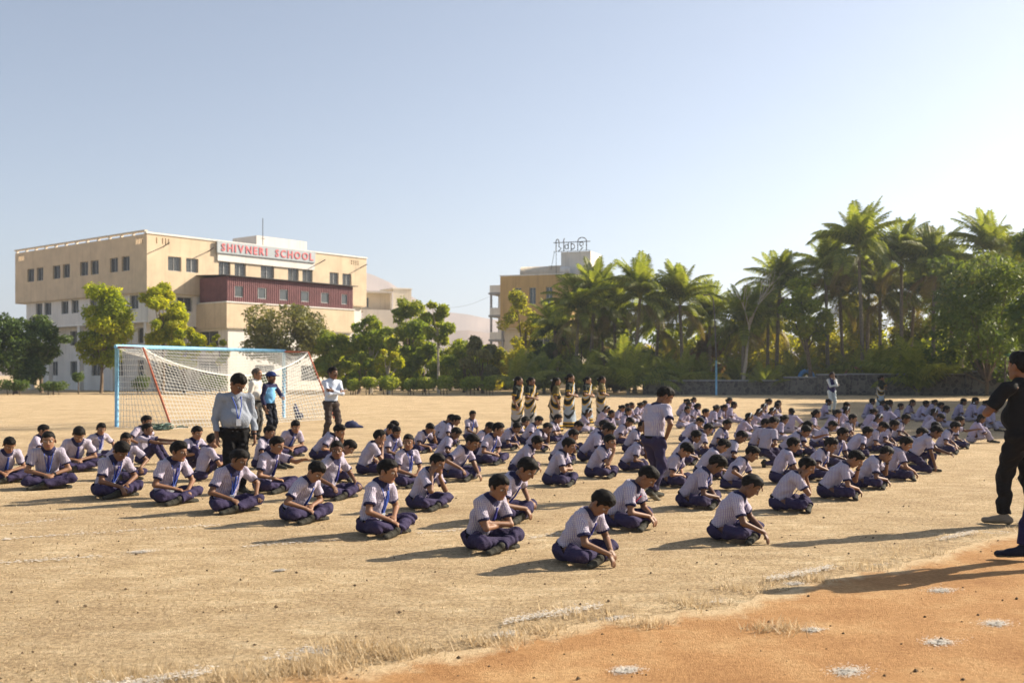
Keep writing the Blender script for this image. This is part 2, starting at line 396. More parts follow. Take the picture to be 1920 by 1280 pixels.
    for sd_ in (1, -1):
        if mode == 'cross':
            k_ = vec(0.31, sd_ * sp.get('kw', 0.265), 0.125 + sp.get('kz', 0.0) + (0.02 if sd_ == 1 else 0))
            an = vec(0.40, -0.085, 0.080) if sd_ == 1 else vec(0.325, 0.085, 0.072)
            an = an + vec(sp.get('fx', 0.0), 0, 0); f = unit(vec(0.10 if sd_ == 1 else 0.0, -sd_ * 1, -0.10)); u = unit(vec(0.55, 0, 0.83))
        elif mode == 'knees':
            k_ = vec(0.30, sd_ * 0.11, 0.40); an = vec(0.48, sd_ * 0.09, 0.085); f = vec(1, sd_ * 0.1, -0.05); u = vec(0, 0, 1)
        elif mode == 'side':
            k_ = vec(0.36, sd_ * 0.10 - 0.05, 0.15 + 0.05 * sd_); an = vec(0.62, sd_ * 0.08 - 0.10, 0.07); f = unit(vec(0.75, -0.1, 0.65)); u = unit(vec(-0.6, 0, 0.7))
        elif mode == 'kneel':
            if sd_ == 1: k_ = vec(0.36, 0.10, 0.33); an = vec(0.33, 0.11, 0.085); f = vec(1, 0.1, -0.05); u = vec(0, 0, 1)
            else: k_ = vec(0.26, -0.13, 0.07); an = vec(-0.10, -0.11, 0.10); f = unit(vec(-0.15, 0, -1)); u = vec(-1, 0, 0.1)
        elif mode == 'squat':
            k_ = vec(0.34, sd_ * 0.16, 0.38); an = vec(0.10, sd_ * 0.12, 0.085); f = vec(1, sd_ * 0.2, -0.05); u = vec(0, 0, 1)
        else:
            st = sp.get('step', {}).get(sd_, (0.0, sd_ * 0.095, 0.085)); an = vec(*st); f = vec(*sp.get('foot', {}).get(sd_, (1, sd_ * 0.22, -0.05))); u = vec(0, 0, 1)
            k_, an = ik(hip[sd_], an, T, S_, vec(1, 0, 0))
        legs[sd_] = (k_, an, unit(np.asarray(f, float)), unit(np.asarray(u, float)))
    allp = [Pv, Ch, Sh, Hc] + [p for a in arms.values() for p in a[:2]] + [p for l in legs.values() for p in l[:2]]
    lo = np.min(allp, 0) - 0.20; hi = np.max(allp, 0) + 0.22; lo[2] = min(lo[2], -0.04)
    root = empty('person')
    X = vec(1, 0, 0)
    # ---- body (one continuous surface)
    F = Field(lo, hi, res)
    F.cone(Pv, Ch, 0.115 * fat, 0.118 * fat, 0.03, sq=X, f=0.66); F.cone(Ch, Sh - up2 * 0.05, 0.118 * fat, 0.115, 0.03, sq=X, f=0.64)
    F.cone(shl[1], shl[-1], 0.042, 0.042, 0.03)
    for sd_ in (1, -1):
        el, wr, d, n, curl = arms[sd_]
        F.cone(shl[sd_], el, 0.043, 0.033, 0.02); F.cone(el, wr, 0.034, 0.0225, 0.012)
        hand(F, wr, d, n, sd_, curl)
        k_, an, f, u = legs[sd_]
        F.cone(hip[sd_] * 0.85 + Pv * 0.15, k_, 0.052, 0.043, 0.02); F.cone(k_, an, 0.045, 0.03, 0.015)
        F.cone(an - u * 0.02, an + f * 0.12 - u * 0.045, 0.026, 0.02, 0.01)
    F.cone(Nb - up2 * 0.03, HT(-0.02, 0, -0.045), 0.048, 0.043, 0.02)
    F.ell(HT(-0.006, 0, 0.028), HR(0.094, 0.074, 0.086), HM, 0.012)
    F.ell(HT(0.022, 0, -0.036), HR(0.066, 0.056, 0.072), HM, 0.02)
    F.cone(HT(0.058, 0.012, -0.092), HT(0.058, -0.012, -0.092), 0.020, 0.020, 0.02)
    F.cone(HT(0.0, 0.045, -0.06), HT(0.05, 0.02, -0.088), 0.02, 0.018, 0.02); F.cone(HT(0.0, -0.045, -0.06), HT(0.05, -0.02, -0.088), 0.02, 0.018, 0.02)
    for y in (0.031, -0.031):
        F.ell(HT(0.094, y, 0.004), HR(0.012, 0.017, 0.010), HM, 0.01, sub=True); F.ell(HT(0.074, y, 0.003), HR(0.012, 0.014, 0.010), HM, 0.004)
    F.cone(HT(0.083, 0.02, 0.024), HT(0.083, -0.02, 0.024), 0.008, 0.008, 0.012)
    F.cone(HT(0.088, 0, 0.010), HT(0.104, 0, -0.026), 0.007, 0.0105, 0.008); F.cone(HT(0.092, 0.012, -0.030), HT(0.092, -0.012, -0.030), 0.008, 0.008, 0.007)
    F.cone(HT(0.078, 0.015, -0.060), HT(0.078, -0.015, -0.060), 0.0085, 0.0085, 0.006)
    for y in (1, -1): F.ell(HT(-0.008, y * 0.077, -0.006), HR(0.019, 0.009, 0.030), HM @ rot_yp(y * 0.35, 0), 0.006)
    V, Q = F.surf()
    q = (V - Hc) @ HM / hs; c = np.tile(np.array(SKIN), (len(V), 1)); hd = (np.abs(q) < 0.14).all(1)
    ay = np.abs(q[:, 1])
    face = hd & (q[:, 0] > 0.045)
    brow = face & (q[:, 2] > 0.0205) & (q[:, 2] < 0.0285) & (ay > 0.012) & (ay < 0.052); c[brow] = (0.06, 0.035, 0.022)
    lips = face & (q[:, 2] < -0.050) & (q[:, 2] > -0.070) & (ay < 0.026) & (q[:, 0] > 0.07); c[lips] = (0.24, 0.085, 0.065)
    eye = face & (np.abs(q[:, 2] - 0.003) < 0.0085) & (np.abs(ay - 0.031) < 0.015); c[eye] = (0.40, 0.36, 0.32)
    iris = eye & (np.abs(ay - 0.031) < 0.0065); c[iris] = (0.03, 0.02, 0.014)
    low = hd & (q[:, 2] < -0.045) & (q[:, 0] < 0.09)
    if sp.get('beard'):
        bd = hd & (q[:, 2] < -0.035) & (q[:, 2] > -0.13) & (q[:, 0] > 0.0) & ~lips; c[bd] = c[bd] * 0.30
    if sp.get('moustache'):
        bd = face & (q[:, 2] < -0.040) & (q[:, 2] > -0.052) & (ay < 0.03); c[bd] = (0.03, 0.02, 0.015)
    c *= (1 + 0.07 * np.sin(V[:, 0] * 31 + 2) * np.sin(V[:, 1] * 37) * np.sin(V[:, 2] * 29))[:, None]
    body = part('body', V, Q, SKIN_M, root, c)
    # ---- hair
    st = sp.get('hair', 'short')
    H = Field(Hc - 0.20 - (0.34 if st in ('braids', 'bun', 'long') else 0), Hc + 0.20, 0.0068)
    thick = {'short': 0.0035, 'thick': 0.0055, 'bald': 0.003}.get(st, 0.006)
    H.ell(HT(-0.008, 0, 0.030), HR(0.094 + thick, 0.074 + thick, 0.086 + thick * 1.3), HM, 0.01)
    if st == 'thick': H.ell(HT(0.010, 0, 0.074), HR(0.086, 0.068, 0.058), HM, 0.015)
    if st == 'short': H.ell(HT(0.008, 0.0, 0.076), HR(0.078, 0.060, 0.048), HM, 0.02)
    b_, a_ = {'thick': (0.62, 0.0), 'bald': (0.9, 0.02)}.get(st, (0.72, 0.004))
    hz = sp.get('seed', 1) * 1.7
    def hl(x, y, z):
        X_, Y_, Z_ = x - Hc[0], y - Hc[1], z - Hc[2]
        qx, qy, qz = [(X_ * HM[0, i] + Y_ * HM[1, i] + Z_ * HM[2, i]) / hs for i in range(3)]
        jag = 0.004 * np.sin(qy * 60 + hz) + 0.003 * np.sin(qy * 210 + hz * 2) + 0.003 * np.sin(qx * 230 + hz)
        fr = {'thick': 0.044, 'bald': 0.075}.get(st, 0.056)
        line = np.interp(qx, [-0.12, -0.065, -0.045, -0.022, 0.012, 0.030, 0.050, 0.075, 0.12], [-0.075, -0.070, -0.055, -0.004, 0.004, 0.012, fr * 0.75, fr, fr + 0.008]) + jag
        burn = (np.abs(qy) > 0.052) & (qx > 0.012) & (qx < 0.030); line = np.where(burn, -0.018, line)
        return (line - qz) * 0.7
    H.clip(hl); H.folds(rng, 0.0024, 120)
    if st in ('braids', 'long', 'bun'):
        if st == 'bun': H.ell(HT(-0.115, 0, 0.0), HR(0.045, 0.05, 0.048), HM, 0.02); H.cone(HT(-0.09, 0, -0.01), HT(-0.10, 0, -0.22), 0.03, 0.018, 0.02)
        elif st == 'long': H.cone(HT(-0.06, 0, 0.0), HT(-0.105, 0, -0.20), 0.055, 0.042, 0.03); H.cone(HT(-0.105, 0, -0.20), Sh + vec(-0.10, 0, -0.13), 0.042, 0.02, 0.02)
        else:
            for y in (1, -1):
                p0 = HT(-0.05, y * 0.068, -0.01); p1 = HT(-0.06, y * 0.085, -0.10); p2 = p1 + vec(-0.02, y * 0.01, -0.10)
                for i in range(4):
                    H.ell(p0 + (p1 - p0) * (i / 3), (0.026, 0.024, 0.026), None, 0.012)
                for i in range(1, 4): H.ell(p1 + (p2 - p1) * (i / 3), (0.020, 0.019, 0.022), None, 0.008)
    Vh, Qh = H.surf(); hobj = part('hair', Vh, Qh, HAIR_M, root, (1, 1, 1))
    if st == 'bald': hobj.color = (9, 9, 9, 1)
    if sp.get('headband'):
        B = Field(Hc - 0.16, Hc + 0.16, 0.0068); B.ell(HT(-0.008, 0, 0.030), HR(0.109, 0.089, 0.106), HM, 0.01)
        def bandclip(x, y, z):
            qx = (x - Hc[0]) * HM[0, 0] + (y - Hc[1]) * HM[1, 0] + (z - Hc[2]) * HM[2, 0]; qz = (x - Hc[0]) * HM[0, 2] + (y - Hc[1]) * HM[1, 2] + (z - Hc[2]) * HM[2, 2]
            return np.maximum(np.abs(qx - 0.018) - 0.011, -qz + 0.0)
        B.clip(bandclip); Vb, Qb = B.surf(); part('headband', Vb, Qb, CLOTH_M, hobj, (0.75, 0.75, 0.75))
    if sp.get('ribbon'):
        B = Field(Hc - 0.26, Hc + 0.2, 0.0075)
        for y in ((1, -1) if st == 'braids' else (1,)):
            p = HT(-0.06, y * 0.085, -0.06) if st == 'braids' else HT(-0.12, 0, 0.03)
            B.ell(p, (0.026, 0.028, 0.02), None, 0.004)
        Vb, Qb = B.surf(); part('ribbon', Vb, Qb, CLOTH_M, hobj, (0.75, 0.75, 0.75))
    # ---- clothing
    cl = sp.get('clothes', 'uniform'); cres = max(res, 0.0092)
    slv = sp.get('sleeve', 0.72 if cl == 'uniform' else 1.0)      # fraction of the upper arm, 2 = to the wrist
    scol = sp.get('shirt', WHITE); tcol = sp.get('trousers', TROUS)
    F = Field(lo, hi, cres); o = 0.014
    if cl != 'none':
        wst = Pv - (Ch - Pv) * 0.05
        F.cone(wst, Ch, (0.122 * fat + o), (0.122 * fat + o), 0.03, sq=X, f=0.72, flat=False); F.cone(Ch, Sh - up2 * 0.05, 0.122 * fat + o, 0.116 + o, 0.03, sq=X, f=0.70)
        if fat > 1.08: F.ell(Pv + (Ch - Pv) * 0.62 + vec(0.045, 0, 0), (0.125 * fat, 0.145 * fat, 0.14), None, 0.04)
        F.cone(shl[1], shl[-1], 0.046 + o, 0.046 + o, 0.03)
        F.cone(Nb - up2 * 0.05, Nb + up2 * 0.005, 0.075, 0.060, 0.02)
        ends = {}
        for sd_ in (1, -1):
            el, wr = arms[sd_][:2]; a = shl[sd_]
            if slv <= 1.0:
                e = a + (el - a) * slv; F.cone(a, e, 0.058, 0.060, 0.02, flat=True); ends[sd_] = (e, unit(el - a))
            else:
                e = el + (wr - el) * (slv - 1); F.cone(a, el, 0.055, 0.046, 0.02); F.cone(el, e, 0.046, 0.036, 0.01, flat=True); ends[sd_] = (e, unit(wr - el))
        bot = sp.get('tail', 0.0)
        F.folds(rng, 0.0062, 40)
        V, Q = F.surf(); fc = V[Q].mean(1)
        spn = unit(Ch - Pv)
        keep = (fc - (Pv - spn * (0.012 + bot))) @ spn > 0
        if cl in ('uniform', 'girl', 'shirt', 'tee', 'sari', 'vest', 'sport'):
            ins = np.zeros(len(Q), bool); cuffs = {}
            for sd_ in (1, -1):
                e, dr = ends[sd_]; dist = (fc - e) @ dr; near = np.linalg.norm(fc - e, axis=1) < 0.085
                cuffs[sd_] = near & (dist > -0.024) & (np.linalg.norm(fc - e, axis=1) < 0.07)
            rel = fc - Nb; hgt = rel @ up2; rad = np.linalg.norm(rel - hgt[:, None] * up2, axis=1)
            vee = hgt + 0.55 * np.maximum(rel @ unit(np.cross(yv, up2)), 0)
            collar = (vee > -0.016) & (rad < 0.092) & (hgt > -0.09)
            two = cl == 'uniform' or cl == 'girl'
            main = keep.copy()
            if two:
                main &= ~(cuffs[1] | cuffs[-1] | collar)
            v_, q_ = keep_faces(V, Q, main)
            cc = np.tile(np.array(scol, float), (len(v_), 1))
            if cl == 'sport':
                navy = (np.abs((v_ - Sh) @ yv) > shw * 0.92) | (((v_ - Sh) @ up2) > -0.035); cc[navy] = NAVY
            nm = {'tee': 't_shirt', 'sari': 'blouse', 'vest': 'kurta'}.get(cl, 'shirt')
            if cl == 'sari':
                for sd_ in (1, -1):
                    e, dr = ends[sd_]; ds = (v_ - e) @ dr; nr = np.linalg.norm(v_ - e, axis=1) < 0.10
                    cc[nr & (ds > -0.045) & (ds < -0.015)] = (0.50, 0.30, 0.03)
            shirt = part(nm, v_, q_, CHECK_M if two else CLOTH_M, root, cc)
            if two:
                for m_, nm2 in ((cuffs[1] & ~collar, 'cuff'), (cuffs[-1] & ~collar & ~cuffs[1], 'cuff'), (collar, 'collar')):
                    v_, q_ = keep_faces(V, Q, m_ & keep)
                    if len(q_): part(nm2, v_, q_, CLOTH_M, shirt, NAVY)
            ft = unit(np.cross(yv, up2))      # chest forward
            if sp.get('tie', two and sex == 'boy'):
                tb = MB(); n0 = Nb + ft * 0.075 - up2 * 0.035
                def cp(tt, w_=0.0):   # point down the chest
                    base = Nb + (Pv - Nb) * tt; return base + ft * (0.094 + 0.030 * math.sin(math.pi * min(1, tt * 1.1)) + 0.02 * (fat - 1)) + yv * w_
                ws = [(0.10, 0.016), (0.16, 0.011), (0.35, 0.019), (0.62, 0.028), (0.70, 0.004)]
                vs = []; fs = []
                for tt, w_ in ws:
                    vs += [cp(tt, w_), cp(tt, -w_), cp(tt, -w_) + ft * 0.008, cp(tt, w_) + ft * 0.008]
                for i in range(len(ws) - 1):
                    for j in range(4): fs.append((i * 4 + j, i * 4 + (j + 1) % 4, i * 4 + 4 + (j + 1) % 4, i * 4 + 4 + j))
                fs += [(3, 2, 1, 0), (len(vs) - 4, len(vs) - 3, len(vs) - 2, len(vs) - 1)]
                V2 = np.array([list(v) for v in vs]); part('tie', V2, np.array(fs), CLOTH_M, shirt, (0.028, 0.03, 0.16) if not sp.get('bluetie') else BLUE)
            if sp.get('lanyard'):
                lb = MB(); fo = 0.112 + 0.055 * (fat - 1) / 0.2 * (fat > 1.05)
                cpt = Nb + (Pv - Nb) * 0.66 + ft * (fo + 0.020)
                for y in (1, -1):
                    lb.tube([Nb + yv * y * 0.062 - ft * 0.02 + up2 * 0.012, Nb + yv * y * 0.055 + ft * 0.075 - up2 * 0.03, Nb + (Pv - Nb) * 0.3 + yv * y * 0.034 + ft * (fo + 0.012), cpt + yv * y * 0.008], 0.0065, 5)
                lo_ = lb.build('lanyard', MATS['lanyard'], shirt, True)
                cb = MB(); cb.obox(cpt + (Pv - Nb) * 0.10 + ft * 0.006, yv, unit(Nb - Pv), ft, 0.030, 0.043, 0.002); cb.build('identity_card', MATS['card'], lo_)
        # ---- lower body
    if cl != 'none' and cl not in ('sari',):
        F = Field(lo, hi, cres)
        girl = cl == 'girl'
        F.cone(Pv + vec(-0.005, 0.062, -0.030), Pv + vec(-0.005, -0.062, -0.030), 0.104 * fat, 0.104 * fat, 0.03); F.cone(Pv, Pv + (Ch - Pv) * 0.14, 0.118 * fat + 0.008, 0.118 * fat + 0.008, 0.02, sq=X, f=0.72)
        short = sp.get('shorts')
        for sd_ in (1, -1):
            k_, an, f, u = legs[sd_]
            F.cone(hip[sd_], k_, (0.091 if sit else 0.086) * (0.5 + fat / 2), 0.068 if sit else 0.064, 0.03); kd = unit(an - k_)
            if not short: F.cone(k_, an - kd * 0.022, 0.067 if sit else 0.063, 0.055 + (0.01 if girl else 0), 0.018, flat=True)
        if girl:
            F.ell(Pv + vec(0.14, 0, 0.02), (0.20, 0.21, 0.085), None, 0.04)
        F.folds(rng, 0.0088, 48)
        top = Pv + unit(Ch - Pv) * 0.03
        V, Q = F.surf(); fc = V[Q].mean(1); keep = ((fc - top) @ unit(Ch - Pv) < 0.0) | (((fc - Pv)[:, 0] > 0.11) if sit or mode in ('kneel', 'squat') else np.zeros(len(Q), bool))
        v_, q_ = keep_faces(V, Q, keep); v_[:, 2] = np.maximum(v_[:, 2], 0.004)
        part('tunic_skirt' if girl and False else ('salwar' if girl else ('shorts' if short else 'trousers')), v_, q_, CLOTH_M, root, tcol)
        F = Field(Pv - 0.24, Pv + 0.24, 0.0085); spn = unit(Ch - Pv); bz = Pv + spn * 0.012
        F.cone(Pv - spn * 0.03, Pv + spn * 0.06, 0.122 * fat + 0.017, 0.122 * fat + 0.017, 0.005, sq=X, f=0.74 + 0.02)
        if fat > 1.08: F.ell(Pv + spn * 0.05 + vec(0.03, 0, 0), (0.12 * fat, 0.14 * fat, 0.10), None, 0.03)
        V, Q = F.surf(); fc = V[Q].mean(1); hh = (fc - bz) @ spn; v_, q_ = keep_faces(V, Q, np.abs(hh) < 0.017)
        part('belt', v_, q_, CLOTH_M, root, NAVY if girl else (0.012, 0.010, 0.012))
    if cl == 'sari':
        F = Field(lo - vec(0.1, 0.1, 0), hi + vec(0.1, 0.1, 0), 0.0105)
        F.cone(Pv + vec(0, 0, 0.13), Pv + vec(0, 0, -0.12), 0.140, 0.168, 0.03, sq=X, f=0.80); F.cone(Pv + vec(0, 0, -0.10), vec(0.02, 0, 0.03), 0.165, 0.205, 0.04, sq=X, f=0.85, flat=True)
        # drape: across the chest to the left shoulder and down the back
        F.cone(Pv + vec(0.02, -0.06, 0.12), Sh + yv * 0.10 + vec(0.02, 0, 0.01), 0.150, 0.100, 0.03, sq=X, f=0.80)
        F.cone(Sh + yv * 0.12 + vec(-0.02, 0, 0.03), Pv + vec(-0.13, 0.12, -0.15), 0.062, 0.075, 0.03, sq=X, f=0.5, flat=True)
        F.folds(rng, 0.010, 26)
        V, Q = F.surf(); V[:, 2] = np.maximum(V[:, 2], 0.006)
        base = np.array(sp.get('sari', (0.42, 0.44, 0.46))); c = np.tile(base, (len(V), 1)); gold = (0.50, 0.30, 0.04); blk = (0.018, 0.022, 0.020)
        hz_ = V[:, 2]; c[(hz_ < 0.15)] = blk; c[(hz_ > 0.055) & (hz_ < 0.10)] = gold; c[(hz_ > 0.15) & (hz_ < 0.175)] = gold
        dgn = (V[:, 2] - (Pv[2] + 0.10)) * 0.62 - (V[:, 1] + 0.02) * 0.9
        upz = V[:, 2] > Pv[2] - 0.30
        s_ = np.mod(dgn + 0.06, 0.185)
        c[upz & (s_ < 0.030)] = gold; c[upz & (s_ >= 0.030) & (s_ < 0.105)] = blk; c[upz & (s_ >= 0.105) & (s_ < 0.122)] = gold
        lowz = (V[:, 2] > 0.17) & (V[:, 2] <= Pv[2] - 0.30) & (V[:, 1] < -0.02); c[lowz & (np.mod(dgn, 0.25) < 0.05)] = blk
        part('sari', V, Q, CLOTH_M, root, c)
    if cl == 'vest':
        F = Field(lo, hi, cres); F.cone(Pv - vec(0, 0, 0.04), Ch, 0.155, 0.142, 0.03, sq=X, f=0.75, flat=False); F.cone(Ch, Sh - up2 * 0.04, 0.142, 0.138, 0.03, sq=X, f=0.74); F.cone(shl[1] * 0.8 + shl[-1] * 0.2, shl[-1] * 0.8 + shl[1] * 0.2, 0.066, 0.066, 0.02)
        V, Q = F.surf(); fc = V[Q].mean(1); v_, q_ = keep_faces(V, Q, (fc[:, 2] > Pv[2] - 0.08) & (np.abs((fc - Nb) @ yv) < 0.165) & ~((np.linalg.norm((fc - Nb), axis=1) < 0.085)))
        part('waistcoat', v_, q_, CLOTH_M, root, (0.025, 0.022, 0.09))
    # ---- shoes
    for sd_ in (1, -1):
        k_, an, f, u = legs[sd_]; F = Field(an - 0.24, an + 0.24, 0.0085)
        hl_ = an - u * 0.035 - f * 0.035
        F.cone(hl_, an + f * 0.165 - u * 0.045, 0.038, 0.036, 0.01, sq=u, f=0.8); F.cone(an, hl_, 0.038, 0.036, 0.02); F.cone(an - u * 0.02, an + f * 0.09 - u * 0.035, 0.036, 0.034, 0.02)
        V, Q = F.surf(); c = np.tile(np.array(sp.get('shoe', SHOE), float), (len(V), 1)); c[((V - an) @ u) < -0.062] = SOLE
        V[:, 2] = np.maximum(V[:, 2], 0.003)
        part('shoe', V, Q, CLOTH_M, root, c)
    # ---- extras
    for ex in sp.get('extra', ()):
        if ex == 'glasses':
            g = MB()
            for y in (0.031, -0.031):
                pts = [HT(0.106, y + 0.019 * math.cos(a), 0.004 + 0.015 * math.sin(a)) for a in np.linspace(0, 2 * math.pi, 11)]; g.tube(pts, 0.0028, 4)
                g.tube([HT(0.104, y * 1.6, 0.006), HT(0.0, math.copysign(0.08, y), 0.006)], 0.0025, 4)
            g.build('glasses', MATS['black'], root, True)
        if ex == 'cap':
            B = Field(Hc - 0.22, Hc + 0.22, 0.0075); B.ell(HT(-0.006, 0, 0.045), HR(0.110, 0.090, 0.088), HM, 0.01); B.cone(HT(0.06, 0.03, 0.055), HT(0.155, 0.015, 0.045), 0.05, 0.045, 0.01, sq=HM[:, 2], f=0.2); B.cone(HT(0.06, -0.03, 0.055), HT(0.155, -0.015, 0.045), 0.05, 0.045, 0.01, sq=HM[:, 2], f=0.2)
            V, Q = B.surf(); fc = (V[Q].mean(1) - Hc) @ HM; v_, q_ = keep_faces(V, Q, fc[:, 2] > 0.035); part('cap', v_, q_, CLOTH_M, root, (0.015, 0.03, 0.12))
        if ex in ('watchR', 'watchL'):
            el, wr = arms[-1 if ex == 'watchR' else 1][:2]; B = Field(wr - 0.08, wr + 0.08, 0.0065); dr = unit(wr - el); B.cone(wr - dr * 0.034, wr - dr * 0.012, 0.031, 0.029, 0.002, flat=True)
            V, Q = B.surf(); fc = V[Q].mean(1); tt = (fc - wr) @ dr; v_, q_ = keep_faces(V, Q, (tt > -0.036) & (tt < -0.008)); part('wristwatch', v_, q_, CLOTH_M, root, (0.02, 0.02, 0.025))
        if ex == 'buckle':
            B = MB(); B.obox(Pv + unit(Ch - Pv) * 0.012 + vec(0.122 * fat * 0.76 + 0.03, 0, 0), vec(0, 1, 0), vec(0, 0, 1), vec(1, 0, 0), 0.022, 0.016, 0.004); B.build('belt_buckle', MATS['steel'], root)
        if ex == 'paper':
            B = MB(); c_ = Nb + (Pv - Nb) * 0.45 + vec(0.15, -0.02, 0); B.obox(c_, vec(0, 1, 0), unit(Nb - Pv), vec(1, 0, 0), 0.022, 0.055, 0.004); B.build('red_paper', MATS['redpaper'], root)
    root['top'] = float((HT(-0.01, 0, 0.115))[2]); root['topx'] = float(Hc[0])
    return root
MATS = {}
MATS['lanyard'] = simple_mat('lanyard_ribbon', (0.03, 0.075, 0.36), 0.6, 0.1)
MATS['card'] = simple_mat('laminated_card', (0.65, 0.68, 0.72), 0.25, 0.15, 60)
MATS['black'] = simple_mat('black_plastic', (0.01, 0.01, 0.01), 0.4, 0.1)
MATS['steel'] = simple_mat('brushed_metal', (0.45, 0.40, 0.32), 0.35, 0.1, metal=0.9)
MATS['redpaper'] = simple_mat('red_printed_paper', (0.6, 0.03, 0.04), 0.5, 0.4, 30)
# ------------------------------------------------------------------ environment materials
def ground_mat():
    m, t, b = node_mat('dry_field'); tc = N(t, 'ShaderNodeTexCoord')
    def nz(scale, det=6.0, rough=0.6, sx=1, sy=1):
        mp = N(t, 'ShaderNodeMapping'); mp.inputs['Scale'].default_value = (sx, sy, 1); t.links.new(tc.outputs['Object'], mp.inputs[0])
        n = N(t, 'ShaderNodeTexNoise', i_Scale=scale, i_Detail=det, i_Roughness=rough); t.links.new(mp.outputs[0], n.inputs['Vector']); return n.outputs['Fac']
    big = nz(0.55, 6, 0.7); mid = nz(3.4, 9, 0.78, 0.6, 1.3); fine = nz(26, 6, 0.75); grit = nz(110, 3, 0.7)
    straw = ramp(t, mid, [(0.32, (0.42, 0.30, 0.165)), (0.50, (0.67, 0.51, 0.305)), (0.66, (0.85, 0.71, 0.47))])
    soil = ramp(t, fine, [(0.3, (0.34, 0.24, 0.140)), (0.7, (0.58, 0.43, 0.255))])
    f = ramp(t, big, [(0.38, (0, 0, 0)), (0.66, (1, 1, 1))])
    mx = N(t, 'ShaderNodeMix', data_type='RGBA'); sc = N(t, 'ShaderNodeMath', operation='MULTIPLY'); sc.inputs[1].default_value = 0.75
    t.links.new(f.outputs[0], sc.inputs[0]); t.links.new(sc.outputs[0], mx.inputs[0]); t.links.new(straw.outputs[0], mx.inputs[6]); t.links.new(soil.outputs[0], mx.inputs[7])
    g2 = ramp(t, fine, [(0.34, (0.50, 0.47, 0.43)), (0.54, (1, 1, 1)), (0.72, (1.3, 1.28, 1.22))])
    m2 = N(t, 'ShaderNodeMix', data_type='RGBA', blend_type='MULTIPLY'); m2.inputs[0].default_value = 0.9; t.links.new(mx.outputs[2], m2.inputs[6]); t.links.new(g2.outputs[0], m2.inputs[7])
    g3 = ramp(t, grit, [(0.36, (0.45, 0.42, 0.38)), (0.46, (1, 1, 1))])
    m3 = N(t, 'ShaderNodeMix', data_type='RGBA', blend_type='MULTIPLY'); m3.inputs[0].default_value = 0.8; t.links.new(m2.outputs[2], m3.inputs[6]); t.links.new(g3.outputs[0], m3.inputs[7])
    t.links.new(m3.outputs[2], b.inputs['Base Color']); b.inputs['Roughness'].default_value = 0.95; b.inputs['Specular IOR Level'].default_value = 0.1
    bp = N(t, 'ShaderNodeBump', i_Strength=0.9, i_Distance=0.03); ad = N(t, 'ShaderNodeMath', operation='ADD'); t.links.new(fine, ad.inputs[0]); t.links.new(grit, ad.inputs[1])
    t.links.new(ad.outputs[0], bp.inputs['Height']); t.links.new(bp.outputs[0], b.inputs['Normal'])
    return m
def dirt_mat():
    m, t, b = node_mat('orange_dirt'); tc = N(t, 'ShaderNodeTexCoord')
    def nz(scale, det=6.0, rough=0.6):
        n = N(t, 'ShaderNodeTexNoise', i_Scale=scale, i_Detail=det, i_Roughness=rough); t.links.new(tc.outputs['Object'], n.inputs['Vector']); return n.outputs['Fac']
    a = nz(1.4, 7, 0.65); f = nz(30, 5, 0.7); g = nz(120, 3, 0.7)
    c = ramp(t, a, [(0.28, (0.40, 0.205, 0.085)), (0.5, (0.52, 0.295, 0.130)), (0.70, (0.64, 0.42, 0.21))])
    c2 = ramp(t, f, [(0.32, (0.62, 0.58, 0.54)), (0.6, (1, 1, 1)), (0.8, (1.15, 1.12, 1.1))])
    mx = N(t, 'ShaderNodeMix', data_type='RGBA', blend_type='MULTIPLY'); mx.inputs[0].default_value = 0.85; t.links.new(c.outputs[0], mx.inputs[6]); t.links.new(c2.outputs[0], mx.inputs[7])
    at = N(t, 'ShaderNodeVertexColor', layer_name='Col'); nb = nz(5.0, 8, 0.75); sm = N(t, 'ShaderNodeMath', operation='ADD'); t.links.new(at.outputs[0], sm.inputs[0]); t.links.new(nb, sm.inputs[1])
    er = ramp(t, sm.outputs[0], [(0.62, (0, 0, 0)), (0.98, (1, 1, 1))]); pale = ramp(t, f, [(0.3, (0.48, 0.34, 0.19)), (0.7, (0.74, 0.58, 0.36))])
    me_ = N(t, 'ShaderNodeMix', data_type='RGBA'); t.links.new(er.outputs[0], me_.inputs[0]); t.links.new(pale.outputs[0], me_.inputs[6]); t.links.new(mx.outputs[2], me_.inputs[7])
    t.links.new(me_.outputs[2], b.inputs['Base Color']); b.inputs['Roughness'].default_value = 0.95; b.inputs['Specular IOR Level'].default_value = 0.1
    bp = N(t, 'ShaderNodeBump', i_Strength=0.7, i_Distance=0.025); ad = N(t, 'ShaderNodeMath', operation='ADD'); t.links.new(f, ad.inputs[0]); t.links.new(g, ad.inputs[1]); t.links.new(ad.outputs[0], bp.inputs['Height']); t.links.new(bp.outputs[0], b.inputs['Normal'])
    return m
